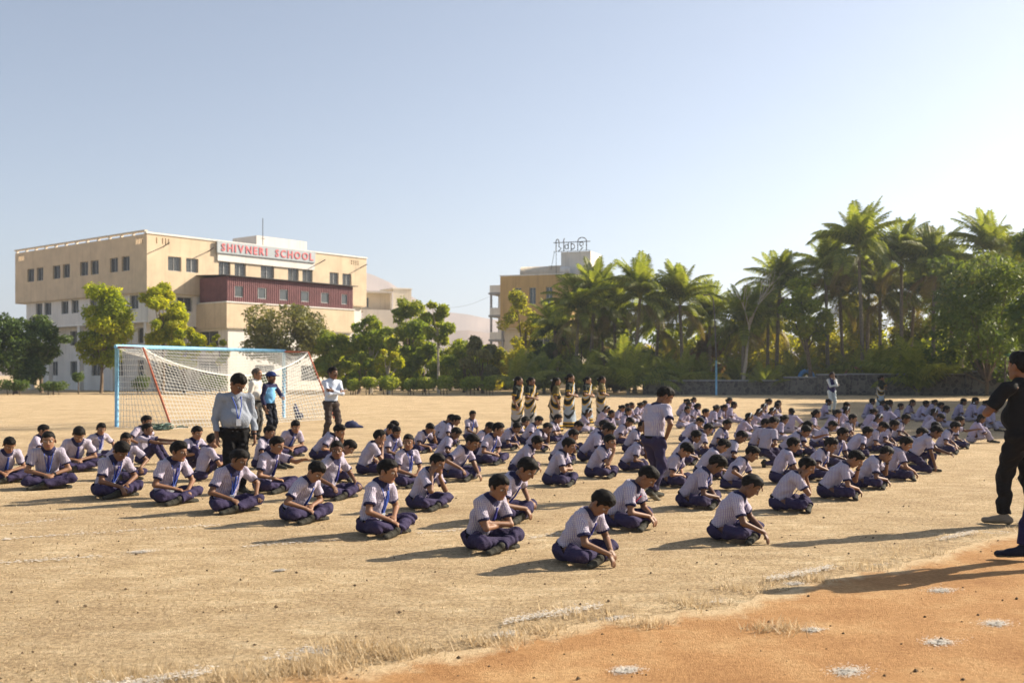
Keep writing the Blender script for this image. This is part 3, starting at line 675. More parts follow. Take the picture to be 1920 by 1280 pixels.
def wall_mat(name, col, var=0.10, streak=0.25):
    m, t, b = node_mat(name); tc = N(t, 'ShaderNodeTexCoord')
    n1 = N(t, 'ShaderNodeTexNoise', i_Scale=0.7, i_Detail=6.0, i_Roughness=0.65); t.links.new(tc.outputs['Object'], n1.inputs['Vector'])
    mp = N(t, 'ShaderNodeMapping'); mp.inputs['Scale'].default_value = (2.2, 2.2, 0.12); t.links.new(tc.outputs['Object'], mp.inputs[0])
    n2 = N(t, 'ShaderNodeTexNoise', i_Scale=1.6, i_Detail=4.0); t.links.new(mp.outputs[0], n2.inputs['Vector'])
    r1 = ramp(t, n1.outputs['Fac'], [(0.3, tuple(c * (1 - var) for c in col)), (0.7, tuple(min(0.85, c * (1 + var)) for c in col))])
    r2 = ramp(t, n2.outputs['Fac'], [(0.28, (1 - streak, 1 - streak, 1 - streak * 1.1)), (0.48, (1, 1, 1))])
    mx = N(t, 'ShaderNodeMix', data_type='RGBA', blend_type='MULTIPLY'); mx.inputs[0].default_value = 1; t.links.new(r1.outputs[0], mx.inputs[6]); t.links.new(r2.outputs[0], mx.inputs[7])
    t.links.new(mx.outputs[2], b.inputs['Base Color']); b.inputs['Roughness'].default_value = 0.9; b.inputs['Specular IOR Level'].default_value = 0.15
    n3 = N(t, 'ShaderNodeTexNoise', i_Scale=14.0, i_Detail=4.0); t.links.new(tc.outputs['Object'], n3.inputs['Vector'])
    bp = N(t, 'ShaderNodeBump', i_Strength=0.25, i_Distance=0.03); t.links.new(n3.outputs['Fac'], bp.inputs['Height']); t.links.new(bp.outputs[0], b.inputs['Normal'])
    return m
def leaf_mat(name, cols, trans=0.45, tm=(1.6, 1.5, 0.5, 1)):
    m, t, b = node_mat(name); a = N(t, 'ShaderNodeVertexColor', layer_name='Col'); sp_ = N(t, 'ShaderNodeSeparateColor'); t.links.new(a.outputs[0], sp_.inputs[0])
    n = len(cols); r = ramp(t, sp_.outputs[0], [(i / (n - 1) if n > 1 else 0, c) for i, c in enumerate(cols)])
    t.links.new(r.outputs[0], b.inputs['Base Color']); b.inputs['Roughness'].default_value = 0.55; b.inputs['Specular IOR Level'].default_value = 0.25
    tr = N(t, 'ShaderNodeBsdfTranslucent'); hs = N(t, 'ShaderNodeMix', data_type='RGBA', blend_type='MULTIPLY'); hs.inputs[0].default_value = 1; t.links.new(r.outputs[0], hs.inputs[6]); hs.inputs[7].default_value = tm
    t.links.new(hs.outputs[2], tr.inputs[0]); ms = N(t, 'ShaderNodeMixShader'); ms.inputs[0].default_value = trans
    t.links.new(b.outputs[0], ms.inputs[1]); t.links.new(tr.outputs[0], ms.inputs[2]); t.links.new(ms.outputs[0], t.nodes['Material Output'].inputs['Surface'])
    return m
M = MATS
M['ground'] = ground_mat(); M['dirt'] = dirt_mat()
M['chalk'] = simple_mat('white_chalk_powder', (0.66, 0.61, 0.53), 0.95, 0.18, 30, 0.6, 80, spec=0.05)
M['tan'] = wall_mat('tan_render', (0.64, 0.515, 0.36), 0.12, 0.12)
M['mustard'] = wall_mat('mustard_render', (0.52, 0.35, 0.16), 0.09, 0.2)
M['white'] = wall_mat('whitewashed_render', (0.74, 0.71, 0.66), 0.06, 0.14)
M['cream'] = wall_mat('cream_render', (0.62, 0.55, 0.44), 0.07, 0.16)
M['concrete'] = wall_mat('grey_concrete', (0.33, 0.33, 0.34), 0.12, 0.25)
M['maroon'] = simple_mat('maroon_sheet_metal', (0.17, 0.068, 0.070), 0.55, 0.15, 2.0, metal=0.15, spec=0.4)
M['roofdark'] = simple_mat('dark_roof_sheet', (0.05, 0.045, 0.045), 0.6, 0.2)
M['frame'] = simple_mat('window_aluminium', (0.50, 0.50, 0.48), 0.4, 0.1, metal=0.2)
M['grille'] = simple_mat('window_grille_paint', (0.16, 0.16, 0.16), 0.6, 0.1)
m_, t_, b_ = node_mat('window_glass'); b_.inputs['Base Color'].default_value = (0.085, 0.095, 0.10, 1); b_.inputs['Roughness'].default_value = 0.12; b_.inputs['Specular IOR Level'].default_value = 0.6; M['glass'] = m_
M['sign'] = simple_mat('sign_board_grey', (0.40, 0.44, 0.46), 0.6, 0.08, 1.5)
M['red'] = simple_mat('sign_letter_red', (0.62, 0.17, 0.18), 0.6, 0.1)
M['iron'] = simple_mat('rusted_iron', (0.10, 0.085, 0.075), 0.75, 0.3, 8)
M['goalblue'] = simple_mat('sky_blue_paint_chipped', (0.20, 0.45, 0.66), 0.5, 0.22, 9, 0.2, 30)
M['rustred'] = simple_mat('red_oxide_paint', (0.34, 0.10, 0.05), 0.6, 0.35, 12)
M['net'] = simple_mat('white_net_cord', (0.70, 0.70, 0.66), 0.9, 0.12, 20)
M['netgreen'] = simple_mat('tangled_green_net_cord', (0.16, 0.24, 0.20), 0.9, 0.5, 30)
M['navybag'] = simple_mat('navy_bag_fabric', (0.022, 0.030, 0.085), 0.85, 0.25, 14, 0.4, 60)
M['stone'] = None
M['bark'] = simple_mat('brown_bark', (0.16, 0.115, 0.075), 0.95, 0.35, 9, 0.8, 25)
M['palebark'] = simple_mat('pale_bark', (0.42, 0.36, 0.28), 0.9, 0.25, 7, 0.5, 20)
M['palmbark'] = simple_mat('grey_palm_bark', (0.20, 0.165, 0.125), 0.95, 0.3, 8, 0.8, 22)
M['leaf_bright'] = leaf_mat('bright_yellow_green_leaves', [(0.13, 0.19, 0.016), (0.29, 0.34, 0.025), (0.48, 0.46, 0.04)], 0.6)
M['leaf_mid'] = leaf_mat('mid_green_leaves', [(0.0975, 0.156, 0.0286), (0.2145, 0.2795, 0.0468), (0.39, 0.403, 0.078)], 0.55)
M['leaf_olive'] = leaf_mat('olive_leaves', [(0.08125, 0.09375, 0.0325), (0.15, 0.1562, 0.05625), (0.2625, 0.25, 0.1063)], 0.35)
M['leaf_dark'] = leaf_mat('dark_green_leaves', [(0.0405, 0.07425, 0.0189), (0.0837, 0.1323, 0.0324), (0.1485, 0.1958, 0.0486)], 0.35)
M['leaf_rain'] = leaf_mat('leathery_green_leaves', [(0.054, 0.08775, 0.02025), (0.1148, 0.1688, 0.0351), (0.216, 0.2565, 0.054)], 0.4)
M['leaf_dry'] = leaf_mat('dry_brown_leaves', [(0.10, 0.055, 0.02), (0.20, 0.12, 0.035), (0.20, 0.18, 0.05)], 0.4)
M['leaf_bamboo'] = leaf_mat('yellowing_shrub_leaves', [(0.13, 0.155, 0.02), (0.28, 0.29, 0.035), (0.46, 0.40, 0.06)], 0.62)
M['palm'] = leaf_mat('palm_frond_green', [(0.10, 0.13, 0.024), (0.195, 0.23, 0.040), (0.32, 0.32, 0.065)], 0.5, (1.4, 1.4, 0.6, 1))
M['palmdry'] = leaf_mat('palm_frond_dry', [(0.12, 0.09, 0.035), (0.20, 0.155, 0.06), (0.26, 0.21, 0.08)], 0.3)
M['straw'] = leaf_mat('straw_grass', [(0.42, 0.30, 0.155), (0.60, 0.46, 0.27), (0.76, 0.63, 0.42)], 0.45, (1, 1, 1, 1))
def stone_mat():
    m, t, b = node_mat('rubble_stone_wall'); tc = N(t, 'ShaderNodeTexCoord'); v = N(t, 'ShaderNodeTexVoronoi', i_Scale=3.2); v.feature = 'DISTANCE_TO_EDGE'; v2 = N(t, 'ShaderNodeTexVoronoi', i_Scale=3.2)
    t.links.new(tc.outputs['Object'], v.inputs['Vector']); t.links.new(tc.outputs['Object'], v2.inputs['Vector'])
    sp_ = N(t, 'ShaderNodeSeparateColor'); t.links.new(v2.outputs['Color'], sp_.inputs[0])
    c = ramp(t, sp_.outputs[0], [(0, (0.045, 0.043, 0.042)), (0.6, (0.095, 0.088, 0.08)), (1, (0.16, 0.145, 0.125))]); e = ramp(t, v.outputs['Distance'], [(0.02, (0.20, 0.18, 0.155)), (0.06, (0, 0, 0))]); k = ramp(t, v.outputs['Distance'], [(0.02, (1, 1, 1)), (0.06, (0, 0, 0))])
    mx = N(t, 'ShaderNodeMix', data_type='RGBA'); t.links.new(k.outputs[0], mx.inputs[0]); t.links.new(c.outputs[0], mx.inputs[6]); mx.inputs[7].default_value = (0.19, 0.17, 0.145, 1)
    t.links.new(mx.outputs[2], b.inputs['Base Color']); b.inputs['Roughness'].default_value = 0.9
    bp = N(t, 'ShaderNodeBump', i_Strength=0.8, i_Distance=0.06); t.links.new(v.outputs['Distance'], bp.inputs['Height']); t.links.new(bp.outputs[0], b.inputs['Normal'])
    return m
M['stone'] = stone_mat()

# ------------------------------------------------------------------ ground, track, chalk, hills
rg = np.random.default_rng(11)
xs = np.concatenate([[-3500, -900, -250, -90], np.linspace(-45, 45, 46), [90, 250, 900, 3500]]); ys = np.concatenate([[-60, -10], np.linspace(0, 80, 61), [100, 140, 250, 600, 1500, 4500]])
gx, gy = np.meshgrid(xs, ys, indexing='ij'); zz = np.zeros_like(gx)
V = np.stack([gx, gy, zz], -1).reshape(-1, 3); ny = len(ys)
I, J = np.meshgrid(np.arange(len(xs) - 1), np.arange(ny - 1), indexing='ij'); a = (I * ny + J).ravel(); F_ = np.stack([a, a + ny, a + ny + 1, a + 1], 1)
g = link('ground', np_mesh('ground', V, F_), M['ground']); tag(g, kind='structure')
def edge_y(x):   # far edge of the dirt track, as a function of x
    pts = [(-9, 1.5), (-1.9, 5.35), (-1.0, 6.0), (0.1, 6.75), (1.36, 7.5), (3.0, 8.9), (5.2, 10.9), (9, 14.5), (25, 30)]
    return float(np.interp(x, [p[0] for p in pts], [p[1] for p in pts]))
ex = np.concatenate([np.linspace(-9, 9, 361), np.linspace(9.2, 25, 40)]); rows = []
for x in ex:
    rows.append((x, edge_y(x) - 0.30 + 0.10 * math.sin(x * 3.1) + 0.05 * math.sin(x * 11 + 1) + rg.normal() * 0.035))
n = len(rows); vv = []; cc = []
for off, v in ((0.0, 0.0), (0.22, 0.35), (0.55, 0.8), (1.1, 1.0)):
    for x, y in rows: vv.append((x, y - off, 0.004)); cc.append(v)
for x, y in rows: vv.append((x, -12 if x < 9 else y - 26, 0.004)); cc.append(1.0)
fs = np.array([(k * n + i, (k + 1) * n + i, (k + 1) * n + i + 1, k * n + i + 1) for k in range(4) for i in range(n - 1)])
cc = np.array(cc); d = link('dirt_track', np_mesh('dirt_track', np.array(vv), fs, False, np.stack([cc, cc, cc], 1)), M['dirt']); tag(d, kind='structure')
# low trampled berm of loose soil along the edge
mb = MB(); pv = []; fs = []
bx = np.linspace(-4, 9, 300)
for i, x in enumerate(bx):
    y = edge_y(x); hgt = 0.020 + 0.012 * math.sin(x * 2.3) + 0.006 * rg.normal()
    pv += [(x + 0.17, y - 0.16, 0.002), (x + 0.02, y, max(0.008, hgt)), (x - 0.14, y + 0.15, 0.002)]
for i in range(len(bx) - 1): fs += [(3 * i, 3 * i + 3, 3 * i + 4, 3 * i + 1), (3 * i + 1, 3 * i + 4, 3 * i + 5, 3 * i + 2)]
mb.add(pv, fs); o = mb.build('soil_berm', M['ground'], None, True); tag(o, kind='structure')
def chalk(name, cx, cy, rx, ry, rz=0.0, seed=0, z=0.008, cover=0.55):
    """scattered chalk powder: many small flat flecks of irregular outline"""
    r = random.Random(seed); mb = MB(); nn = int(900 + 4500 * rx * ry)
    for _ in range(nn):
        a = r.uniform(0, 6.28); q = abs(r.gauss(0, 0.62)); x = cx + (math.cos(a) * q * rx) * math.cos(rz) - (math.sin(a) * q * ry) * math.sin(rz); y = cy + math.cos(a) * q * rx * math.sin(rz) + math.sin(a) * q * ry * math.cos(rz)
        s = r.uniform(0.0015, 0.0062) * (1.2 - 0.4 * min(1, q)); k = r.randint(5, 7); ph = r.uniform(0, 6.28)
        ps = [(x + s * r.uniform(0.5, 1.3) * 1.5 * math.cos(ph + 6.283 * i / k), y + s * r.uniform(0.5, 1.3) * math.sin(ph + 6.283 * i / k), z + 0.0005 * (_ % 9)) for i in range(k)]
        mb.add(ps, [tuple(range(k))])
    o = mb.build(name, M['chalk']); tag(o, kind='structure'); return o
for i, (px, py, wpx) in enumerate([(1150, 1157, 60), (1325, 1128, 45), (1640, 1057, 45), (1868, 1170, 45), (1762, 1205, 50), (1590, 1260, 60), (1175, 1258, 45), (1765, 1108, 40), (1525, 1182, 30), (1740, 1030, 34), (1870, 998, 40), (600, 1222, 70), (945, 1190, 40), (1490, 1095, 30), (525, 1070, 16), (545, 1240, 60), (265, 1035, 40)]):
    c = G(px, py); s = FPX / c.y; chalk('chalk_mark', c.x, c.y, wpx / s * 0.72, wpx / s * 0.5, 0.6, 40 + i)
def chalk_line(p0, p1, seed, dens=1.0, wd=0.05):
    a, b = G(*p0), G(*p1); r = random.Random(seed); mb = MB(); L = (b - a).length; dr = (b - a).normalized(); nr = Vector((-dr.y, dr.x, 0))
    for k in range(int(L * 190 * dens)):
        tt = r.random() * L
        if math.sin(tt * 1.1 + seed) + 0.6 * math.sin(tt * 2.7) < -0.45: continue
        p = a + dr * tt + nr * (r.gauss(0, wd * 0.9) + 0.05 * math.sin(tt * 0.9)); s = r.uniform(0.002, 0.009) * (1 + a.y / 30); kk = 5; ph = r.uniform(0, 6)
        mb.add([(p.x + s * r.uniform(0.6, 1.4) * 1.6 * math.cos(ph + 6.283 * i / kk), p.y + s * r.uniform(0.6, 1.4) * math.sin(ph + 6.283 * i / kk), 0.007 + 0.0005 * (k % 7)) for i in range(kk)], [tuple(range(kk))])
    o = mb.build('chalk_line', M['chalk']); tag(o, kind='structure')
chalk_line((-30, 1058), (330, 1035), 3); chalk_line((400, 1030), (640, 1012), 5, 0.7); chalk_line((-10, 1012), (420, 985), 7, 0.8); chalk_line((0, 985), (140, 972), 8, 0.6)
chalk_line((780, 1000), (880, 993), 9, 0.8); chalk_line((480, 1238), (720, 1208), 12, 1.0, 0.07); chalk_line((0, 799), (225, 790), 13, 0.5, 0.08); chalk_line((535, 783), (700, 772), 14, 0.4, 0.08); chalk_line((980, 1010), (1060, 1000), 15, 0.6)
def edge_chalk(seed):
    r = random.Random(seed); mb = MB()
    for k in range(9000):
        x = r.uniform(-2.4, 6.5); dn = math.sin(x * 2.9 + 1) + 0.7 * math.sin(x * 6.1) + 0.4 * math.sin(x * 13)
        if dn < 0.1 + r.random() * 0.7: continue
        y = edge_y(x) + 0.02 + r.gauss(0, 0.05) + 0.05 * math.sin(x * 1.7); s = r.uniform(0.002, 0.008); ph = r.uniform(0, 6)
        mb.add([(x + s * 1.6 * r.uniform(.6, 1.4) * math.cos(ph + 1.2566 * i), y + s * r.uniform(.6, 1.4) * math.sin(ph + 1.2566 * i), 0.036 + 0.0004 * (k % 9)) for i in range(5)], [(0, 1, 2, 3, 4)])
    tag(mb.build('chalk_line', M['chalk']), kind='structure')
edge_chalk(3)
def ridge(name, Y, prof, mat, dep=500):
    mb = MB(); vs = []; r = random.Random(5)
    pts = []
    for i in range(len(prof) - 1):
        (x0, y0), (x1, y1) = prof[i], prof[i + 1]
        for k in range(18): f = k / 18; pts.append((x0 + (x1 - x0) * f, y0 + (y1 - y0) * f + r.uniform(-0.25, 0.25) + 1.2 * math.sin((x0 + (x1 - x0) * f) * 0.07)))
    for px, py in pts:
        p = P(px, py, Y); vs += [(p.x, p.y - (p.z) * 1.6 - 30, -2), (p.x, p.y - p.z * 0.8, p.z * (0.47 + 0.04 * math.sin(px * 0.02))), (p.x, p.y, p.z), (p.x, p.y + dep, -2)]
    n = len(pts)
    mb.add(vs, [(4 * i + j, 4 * i + 4 + j, 4 * i + 5 + j, 4 * i + 1 + j) for i in range(n - 1) for j in range(3)])
    o = mb.build(name, mat, None, True); tag(o, kind='structure')
M['hill'] = simple_mat('dry_hillside', (0.34, 0.25, 0.19), 0.95, 0.35, 0.012)
ridge('hill', 1500, [(-900, 684), (-300, 684), (150, 676), (400, 600), (560, 506), (650, 499), (700, 517), (730, 528), (760, 548), (800, 575), (860, 588), (900, 594), (960, 602), (1100, 640), (1500, 655), (2100, 640), (2900, 600)], M['hill'])
ridge('hill', 900, [(-600, 660), (300, 652), (800, 622), (880, 620), (950, 626), (1200, 650), (2600, 665)], M['hill'], 200)

hz = MB(); hz.box(-2600, 2600, -100, 4400, -3, 190); hb = hz.build('haze', None); tag(hb, 'pale dry haze over the whole field and hills', 'haze', kind='stuff')
hm = bpy.data.materials.new('pale_haze'); hm.use_nodes = True; ht_ = hm.node_tree; ht_.nodes.remove(ht_.nodes['Principled BSDF']); pvn = ht_.nodes.new('ShaderNodeVolumePrincipled'); pvn.inputs['Color'].default_value = (0.78, 0.87, 1.0, 1); pvn.inputs['Density'].default_value = 0.00040; pvn.inputs['Anisotropy'].default_value = 0.3
ht_.links.new(pvn.outputs[0], ht_.nodes['Material Output'].inputs['Volume']); hb.data.materials.append(hm)
# ------------------------------------------------------------------ trees
def leaf_cloud(name, mat, parent, centers, n, size, seed, tint=0.5, flat=0.6, shell=0.55):
    """n leaf-shaped faces spread through ellipsoid clumps (x,y,z,rx,ry,rz,weight)"""
    r = np.random.default_rng(seed); C = np.array(centers, float); wts = C[:, 3] * C[:, 4] * C[:, 5]; wts = wts ** 0.8; pick = r.choice(len(C), n, p=wts / wts.sum())
    u = r.normal(size=(n, 3)); u /= np.linalg.norm(u, axis=1)[:, None]; rad = (shell + (1 - shell) * r.random(n)) ** 0.8; rad *= 1 + 0.12 * r.normal(size=n)
    p = C[pick, :3] + u * rad[:, None] * C[pick, 3:6]
    nrm = u * 0.6 + r.normal(size=(n, 3)) * 0.7 + np.array([0, 0, flat]); nrm /= np.linalg.norm(nrm, axis=1)[:, None]
    t1 = np.cross(nrm, r.normal(size=(n, 3))); t1 /= np.linalg.norm(t1, axis=1)[:, None]; t2 = np.cross(nrm, t1); s = size * (0.6 + 0.8 * r.random(n))[:, None]
    q = np.stack([p - t1 * s, p - t2 * s * 0.45 + nrm * s * 0.1, p + t1 * s, p + t2 * s * 0.45 + nrm * s * 0.1], 1).reshape(-1, 3)
    F_ = np.arange(4 * n).reshape(n, 4); clump = r.random(len(C)) * 0.45
    v = np.clip(clump[pick] + 0.5 * r.random(n) + tint - 0.5, 0, 1); cc = np.repeat(v, 4)
    return link(name, np_mesh(name, q, F_, False, np.stack([cc, cc, cc], 1)), mat, parent)
def tree(name, px, Y, top, base, wpx, mat, label, seed, cat='tree', n=9000, leaf=0.16, trunk=0.14, bark='bark', clumps=14, low=0.30, shape='round', gp=None, lean=0.0, tint=0.5, shell=0.5, X=None, squash=1.0):
    r = random.Random(seed); s = FPX / Y; x0 = (px - 960) / s if X is None else X; H = CAM_H + (HOR - top) / s; W = wpx / s / 2; zb = H * low
    root = empty(name, (x0, Y, 0), 0, label, cat, gp); cs = []
    clumps = int(clumps * 1.6)
    for i in range(clumps):
        f = ((i * 0.618) % 1.0); z = zb + (H - zb) * (0.10 + 0.82 * f); prof = math.sin(math.pi * min(1, 0.12 + 0.80 * f)) ** 0.7 if shape == 'round' else (1.0 - 0.55 * f if shape == 'cone' else 0.9)
        a = r.uniform(0, 6.283); q = r.uniform(0.30, 0.92) * W * prof; cr = W * r.uniform(0.20, 0.42) * (0.6 + 0.4 * prof)
        cs.append((math.cos(a) * q + lean * (z - zb), math.sin(a) * q, min(z, H - cr * 0.75), cr, cr, cr * r.uniform(0.6, 0.95) * squash))
    leaf_cloud('crown', mat, root, cs, n, leaf, seed, tint, shell=shell)
    mb = MB(); top_ = Vector((lean * (H * 0.5), 0, zb + (H - zb) * 0.45)); mb.tube([(0, 0, 0), (r.uniform(-.08, .08), 0, zb * 0.5), top_ * 0.75 + Vector((r.uniform(-.1, .1), 0, 0)), top_], [trunk * 1.25, trunk, trunk * 0.7, trunk * 0.35], 8)
    for c in cs[::2]:
        st = Vector((top_.x * 0.6, 0, min(zb * r.uniform(0.8, 1.3), c[2] * 0.9))); e = Vector(c[:3]); mb.tube([st, st.lerp(e, 0.5) + Vector((0, 0, -0.12)), e], [trunk * 0.5, trunk * 0.3, trunk * 0.1], 5)
    mb.build('trunk', M[bark], root, True); return root

L_ = 'leaf_'
tree('shade_tree', 30, 83, 585, 735, 120, M['leaf_dark'], 'dark green tree at the far edge beside the school, cut by the picture edge', 1, n=9000, low=0.10, clumps=16, tint=0.45)
tree('shade_tree', -60, 80, 560, 735, 150, M['leaf_dark'], 'tall dark tree left of the school, mostly out of the picture', 2, n=6000, low=0.12)
tree('feathery_tree', 78, 87, 588, 735, 100, M['leaf_dark'], 'feathery dark tree with thin twin trunks before the school wall', 3, n=5000, low=0.35, shell=0.6)
tree('neem_tree', 190, 86, 527, 735, 130, M['leaf_bright'], 'big round yellow green tree left of the goal before the tan wall', 4, n=13000, low=0.22, clumps=24, trunk=0.13)
tree('neem_tree', 305, 87, 522, 735, 100, M['leaf_bright'], 'yellow green tree with a ragged crown at the corner of the school', 5, n=9000, low=0.40, clumps=13, tint=0.62, shell=0.6)
tree('neem_tree', 345, 85, 610, 735, 80, M['leaf_bright'], 'low lime green bush tree seen over the goal net', 6, n=5000, low=0.35, clumps=9, tint=0.68)
tree('young_tree', 412, 86, 622, 735, 46, M['leaf_bright'], 'small lime green sapling under the tan balcony', 7, n=2200, low=0.45, clumps=6, tint=0.7, trunk=0.07)
tree('olive_tree', 535, 86, 566, 735, 175, M['leaf_olive'], 'wide grey green tree before the balcony of the school', 8, n=11000, low=0.32, clumps=20, shell=0.6, tint=0.5, leaf=0.15)
tree('round_tree', 622, 84, 618, 735, 95, M['leaf_mid'], 'round mid green tree at the right end of the school', 9, n=9000, low=0.22, clumps=14, tint=0.6)
tree('frangipani_tree', 695, 84, 590, 735, 80, M['leaf_mid'], 'green tree with a forked pale trunk right of the school', 10, n=4500, low=0.35, bark='palebark', tint=0.55)
tree('lime_shrub', 728, 82, 652, 735, 46, M['leaf_bright'], 'small lime yellow shrub with a pale trunk right of the school', 11, n=2600, low=0.30, clumps=7, tint=0.75, bark='palebark')
tree('shrub_tree', 672, 82, 655, 735, 60, M['leaf_mid'], 'light green shrub beside the lime yellow one', 12, n=3000, low=0.15, clumps=8, tint=0.6)
tree('tall_tree', 768, 92, 552, 735, 105, M['leaf_mid'], 'tall green tree with reddish tips left of the slim trunk', 13, n=10000, low=0.18, clumps=18, tint=0.55)
tree('slim_tree', 822, 85, 562, 735, 70, M['leaf_mid'], 'slim tall tree with a bare lower trunk behind the hedges', 14, n=4500, low=0.52, clumps=10, bark='palebark', trunk=0.10, tint=0.6)
tree('garden_tree', 795, 90, 640, 735, 90, M['leaf_mid'], 'leafy green bush behind the slim bare trunk', 15, n=6000, low=0.05, clumps=12, tint=0.5)
tree('garden_tree', 870, 88, 640, 735, 100, M['leaf_mid'], 'green bush right of the slim bare trunk', 16, n=6500, low=0.05, clumps=12, tint=0.6)
tree('brown_shrub', 905, 84, 622, 735, 75, M['leaf_olive'], 'tall brownish thin shrub between hedges and palms', 17, n=4500, low=0.1, clumps=11, shell=0.65, tint=0.7)
tree('light_tree', 985, 96, 532, 735, 95, M['leaf_bamboo'], 'thin light green tree before the mustard building', 18, n=4200, low=0.2, clumps=13, shell=0.7, tint=0.5)
tree('dark_shrub', 1035, 92, 590, 735, 80, M['leaf_dark'], 'dark dense tree behind the young palms', 19, n=6000, low=0.05, clumps=12)
for i, (px, Yy, top, wp, mt, lb) in enumerate([
    (1090, 95, 575, 150, 'leaf_mid', 'green shrub mass under the first tall palms'), (1190, 97, 572, 160, 'leaf_dark', 'dark shrub behind the big young palm'),
    (1330, 92, 618, 80, 'leaf_dry', 'dried brown shrub beside the blue lamp post'), (1290, 97, 585, 140, 'leaf_bamboo', 'yellow green shrub left of the blue lamp post'),
    (1390, 97, 590, 150, 'leaf_bamboo', 'sunlit yellow green shrub right of the blue lamp post'), (1465, 98, 575, 150, 'leaf_bamboo', 'sunlit shrub behind the slim palm trunks'),
    (1600, 97, 545, 160, 'leaf_bamboo', 'tall yellow shrub glowing behind the vest wearer'), (1560, 92, 640, 90, 'leaf_bamboo', 'low yellow green shrub behind the stone wall pillar'),
    (1680, 97, 535, 170, 'leaf_olive', 'olive shrub behind the woman by the wall'), (1760, 95, 530, 170, 'leaf_mid', 'shaded green shrub under the palms by the wall'),
    (1150, 88, 655, 90, 'leaf_olive', 'low olive shrub at the foot of the palms'), (1000, 86, 660, 80, 'leaf_mid', 'low shrub behind the first women in saris'), (1880, 90, 540, 160, 'leaf_dark', 'dark shrub behind the man in black')]):
    tree('shrub', px, Yy, top, 735, wp, M[mt], lb, 60 + i, cat='shrub', n=8500, low=0.03, clumps=16, tint=0.55, trunk=0.06, shell=0.55)
for i, px in enumerate(range(945, 1980, 74)):
    top = [650, 640, 625, 632, 640, 622, 628, 618, 610, 600, 604, 590, 596, 600, 606][i % 15]
    tree('thicket_shrub', px, 103 + (i % 3), top, 735, 120, M[['leaf_bamboo', 'leaf_mid', 'leaf_bamboo', 'leaf_olive'][i % 4]], '%s bush in the backmost thicket behind the palms, %s' % (['yellow green', 'mid green', 'golden', 'olive'][i % 4], '%s from the mustard building' % ['nearest', 'second', 'third', 'fourth', 'fifth', 'sixth', 'seventh', 'eighth', 'ninth', 'tenth', 'eleventh', 'twelfth', 'thirteenth', 'fourteenth', 'fifteenth'][i]), 400 + i, cat='shrub', n=5200, low=0.02, clumps=12, tint=0.62, trunk=0.06, leaf=0.2, gp='backmost thicket')
for i, (px, top, mt, lb) in enumerate([(655, 640, 'leaf_mid', 'green tree filling the gap at the school end'), (715, 622, 'leaf_bright', 'bright green tree behind the forked pale trunk'), (755, 645, 'leaf_bright', 'yellow green bush below the tall reddish tipped tree'), (845, 635, 'leaf_bright', 'yellow green tree behind the slim trunk'), (935, 645, 'leaf_bamboo', 'yellowish tree left of the mustard building'), (895, 655, 'leaf_mid', 'green bush left of the brownish shrub')]):
    tree('garden_tree', px, 98, top, 735, 105, M[mt], lb, 430 + i, n=6500, low=0.05, clumps=13, tint=0.55)
tree('light_tree', 1520, 80, 515, 735, 105, M['leaf_bright'], 'light green tree with a leaning trunk in front of the palms', 30, n=6500, low=0.42, clumps=14, shell=0.65, tint=0.45, lean=-0.12, trunk=0.16)
tree('rain_tree', 1850, 75, 475, 735, 230, M['leaf_rain'], 'big dark leafy tree over the wall at the picture edge', 31, n=15000, low=0.10, clumps=26, tint=0.55, trunk=0.13, leaf=0.17, shell=0.6, shape='full')
for i, (X, Y, H_, W_) in enumerate([(26, 34.5, 9.5, 9), (27.5, 40, 11, 9), (29, 45.5, 12, 10), (31.5, 52, 12.5, 10), (35, 60, 13, 11)]):
    tree('boundary_tree', 0, Y, HOR - (H_ - CAM_H) * FPX / Y, 735, W_ * FPX / Y, M['leaf_dark'], ['leafy tree outside the picture shading the girls, nearest one', 'second leafy tree outside the picture shading the girls', 'third leafy tree outside the picture shading the girls', 'fourth leafy tree outside the picture by the wall', 'farthest leafy tree outside the picture by the wall'][i], 50 + i, n=11000, low=0.12, clumps=22, X=X, leaf=0.30, trunk=0.2)
# bare tree
rt = empty('bare_tree', (P(1412, 700, 81).x, 81, 0), 0, 'bare thin tree with leafless twigs rising between the palms', 'tree'); mb = MB(); r = random.Random(8)
def br(p, d, L, rad, dep):
    e = p + d * L; mb.tube([p, e], [rad, rad * 0.6], 5)
    if dep == 0: return
    for _ in range(3 if dep > 1 else 2): br(e - d * L * r.uniform(0, 0.35), (d + Vector((r.uniform(-.5, .5), r.uniform(-.4, .4), r.uniform(-.05, .25)))).normalized(), L * r.uniform(0.5, 0.75), rad * 0.55, dep - 1)
mb.tube([(-0.9, 0, 0), (-0.55, 0, 2.6)], [0.16, 0.12], 7); br(Vector((-0.55, 0, 2.6)), Vector((0.10, 0, 1)).normalized(), 3.4, 0.11, 4); mb.build('trunk', M['palebark'], rt)

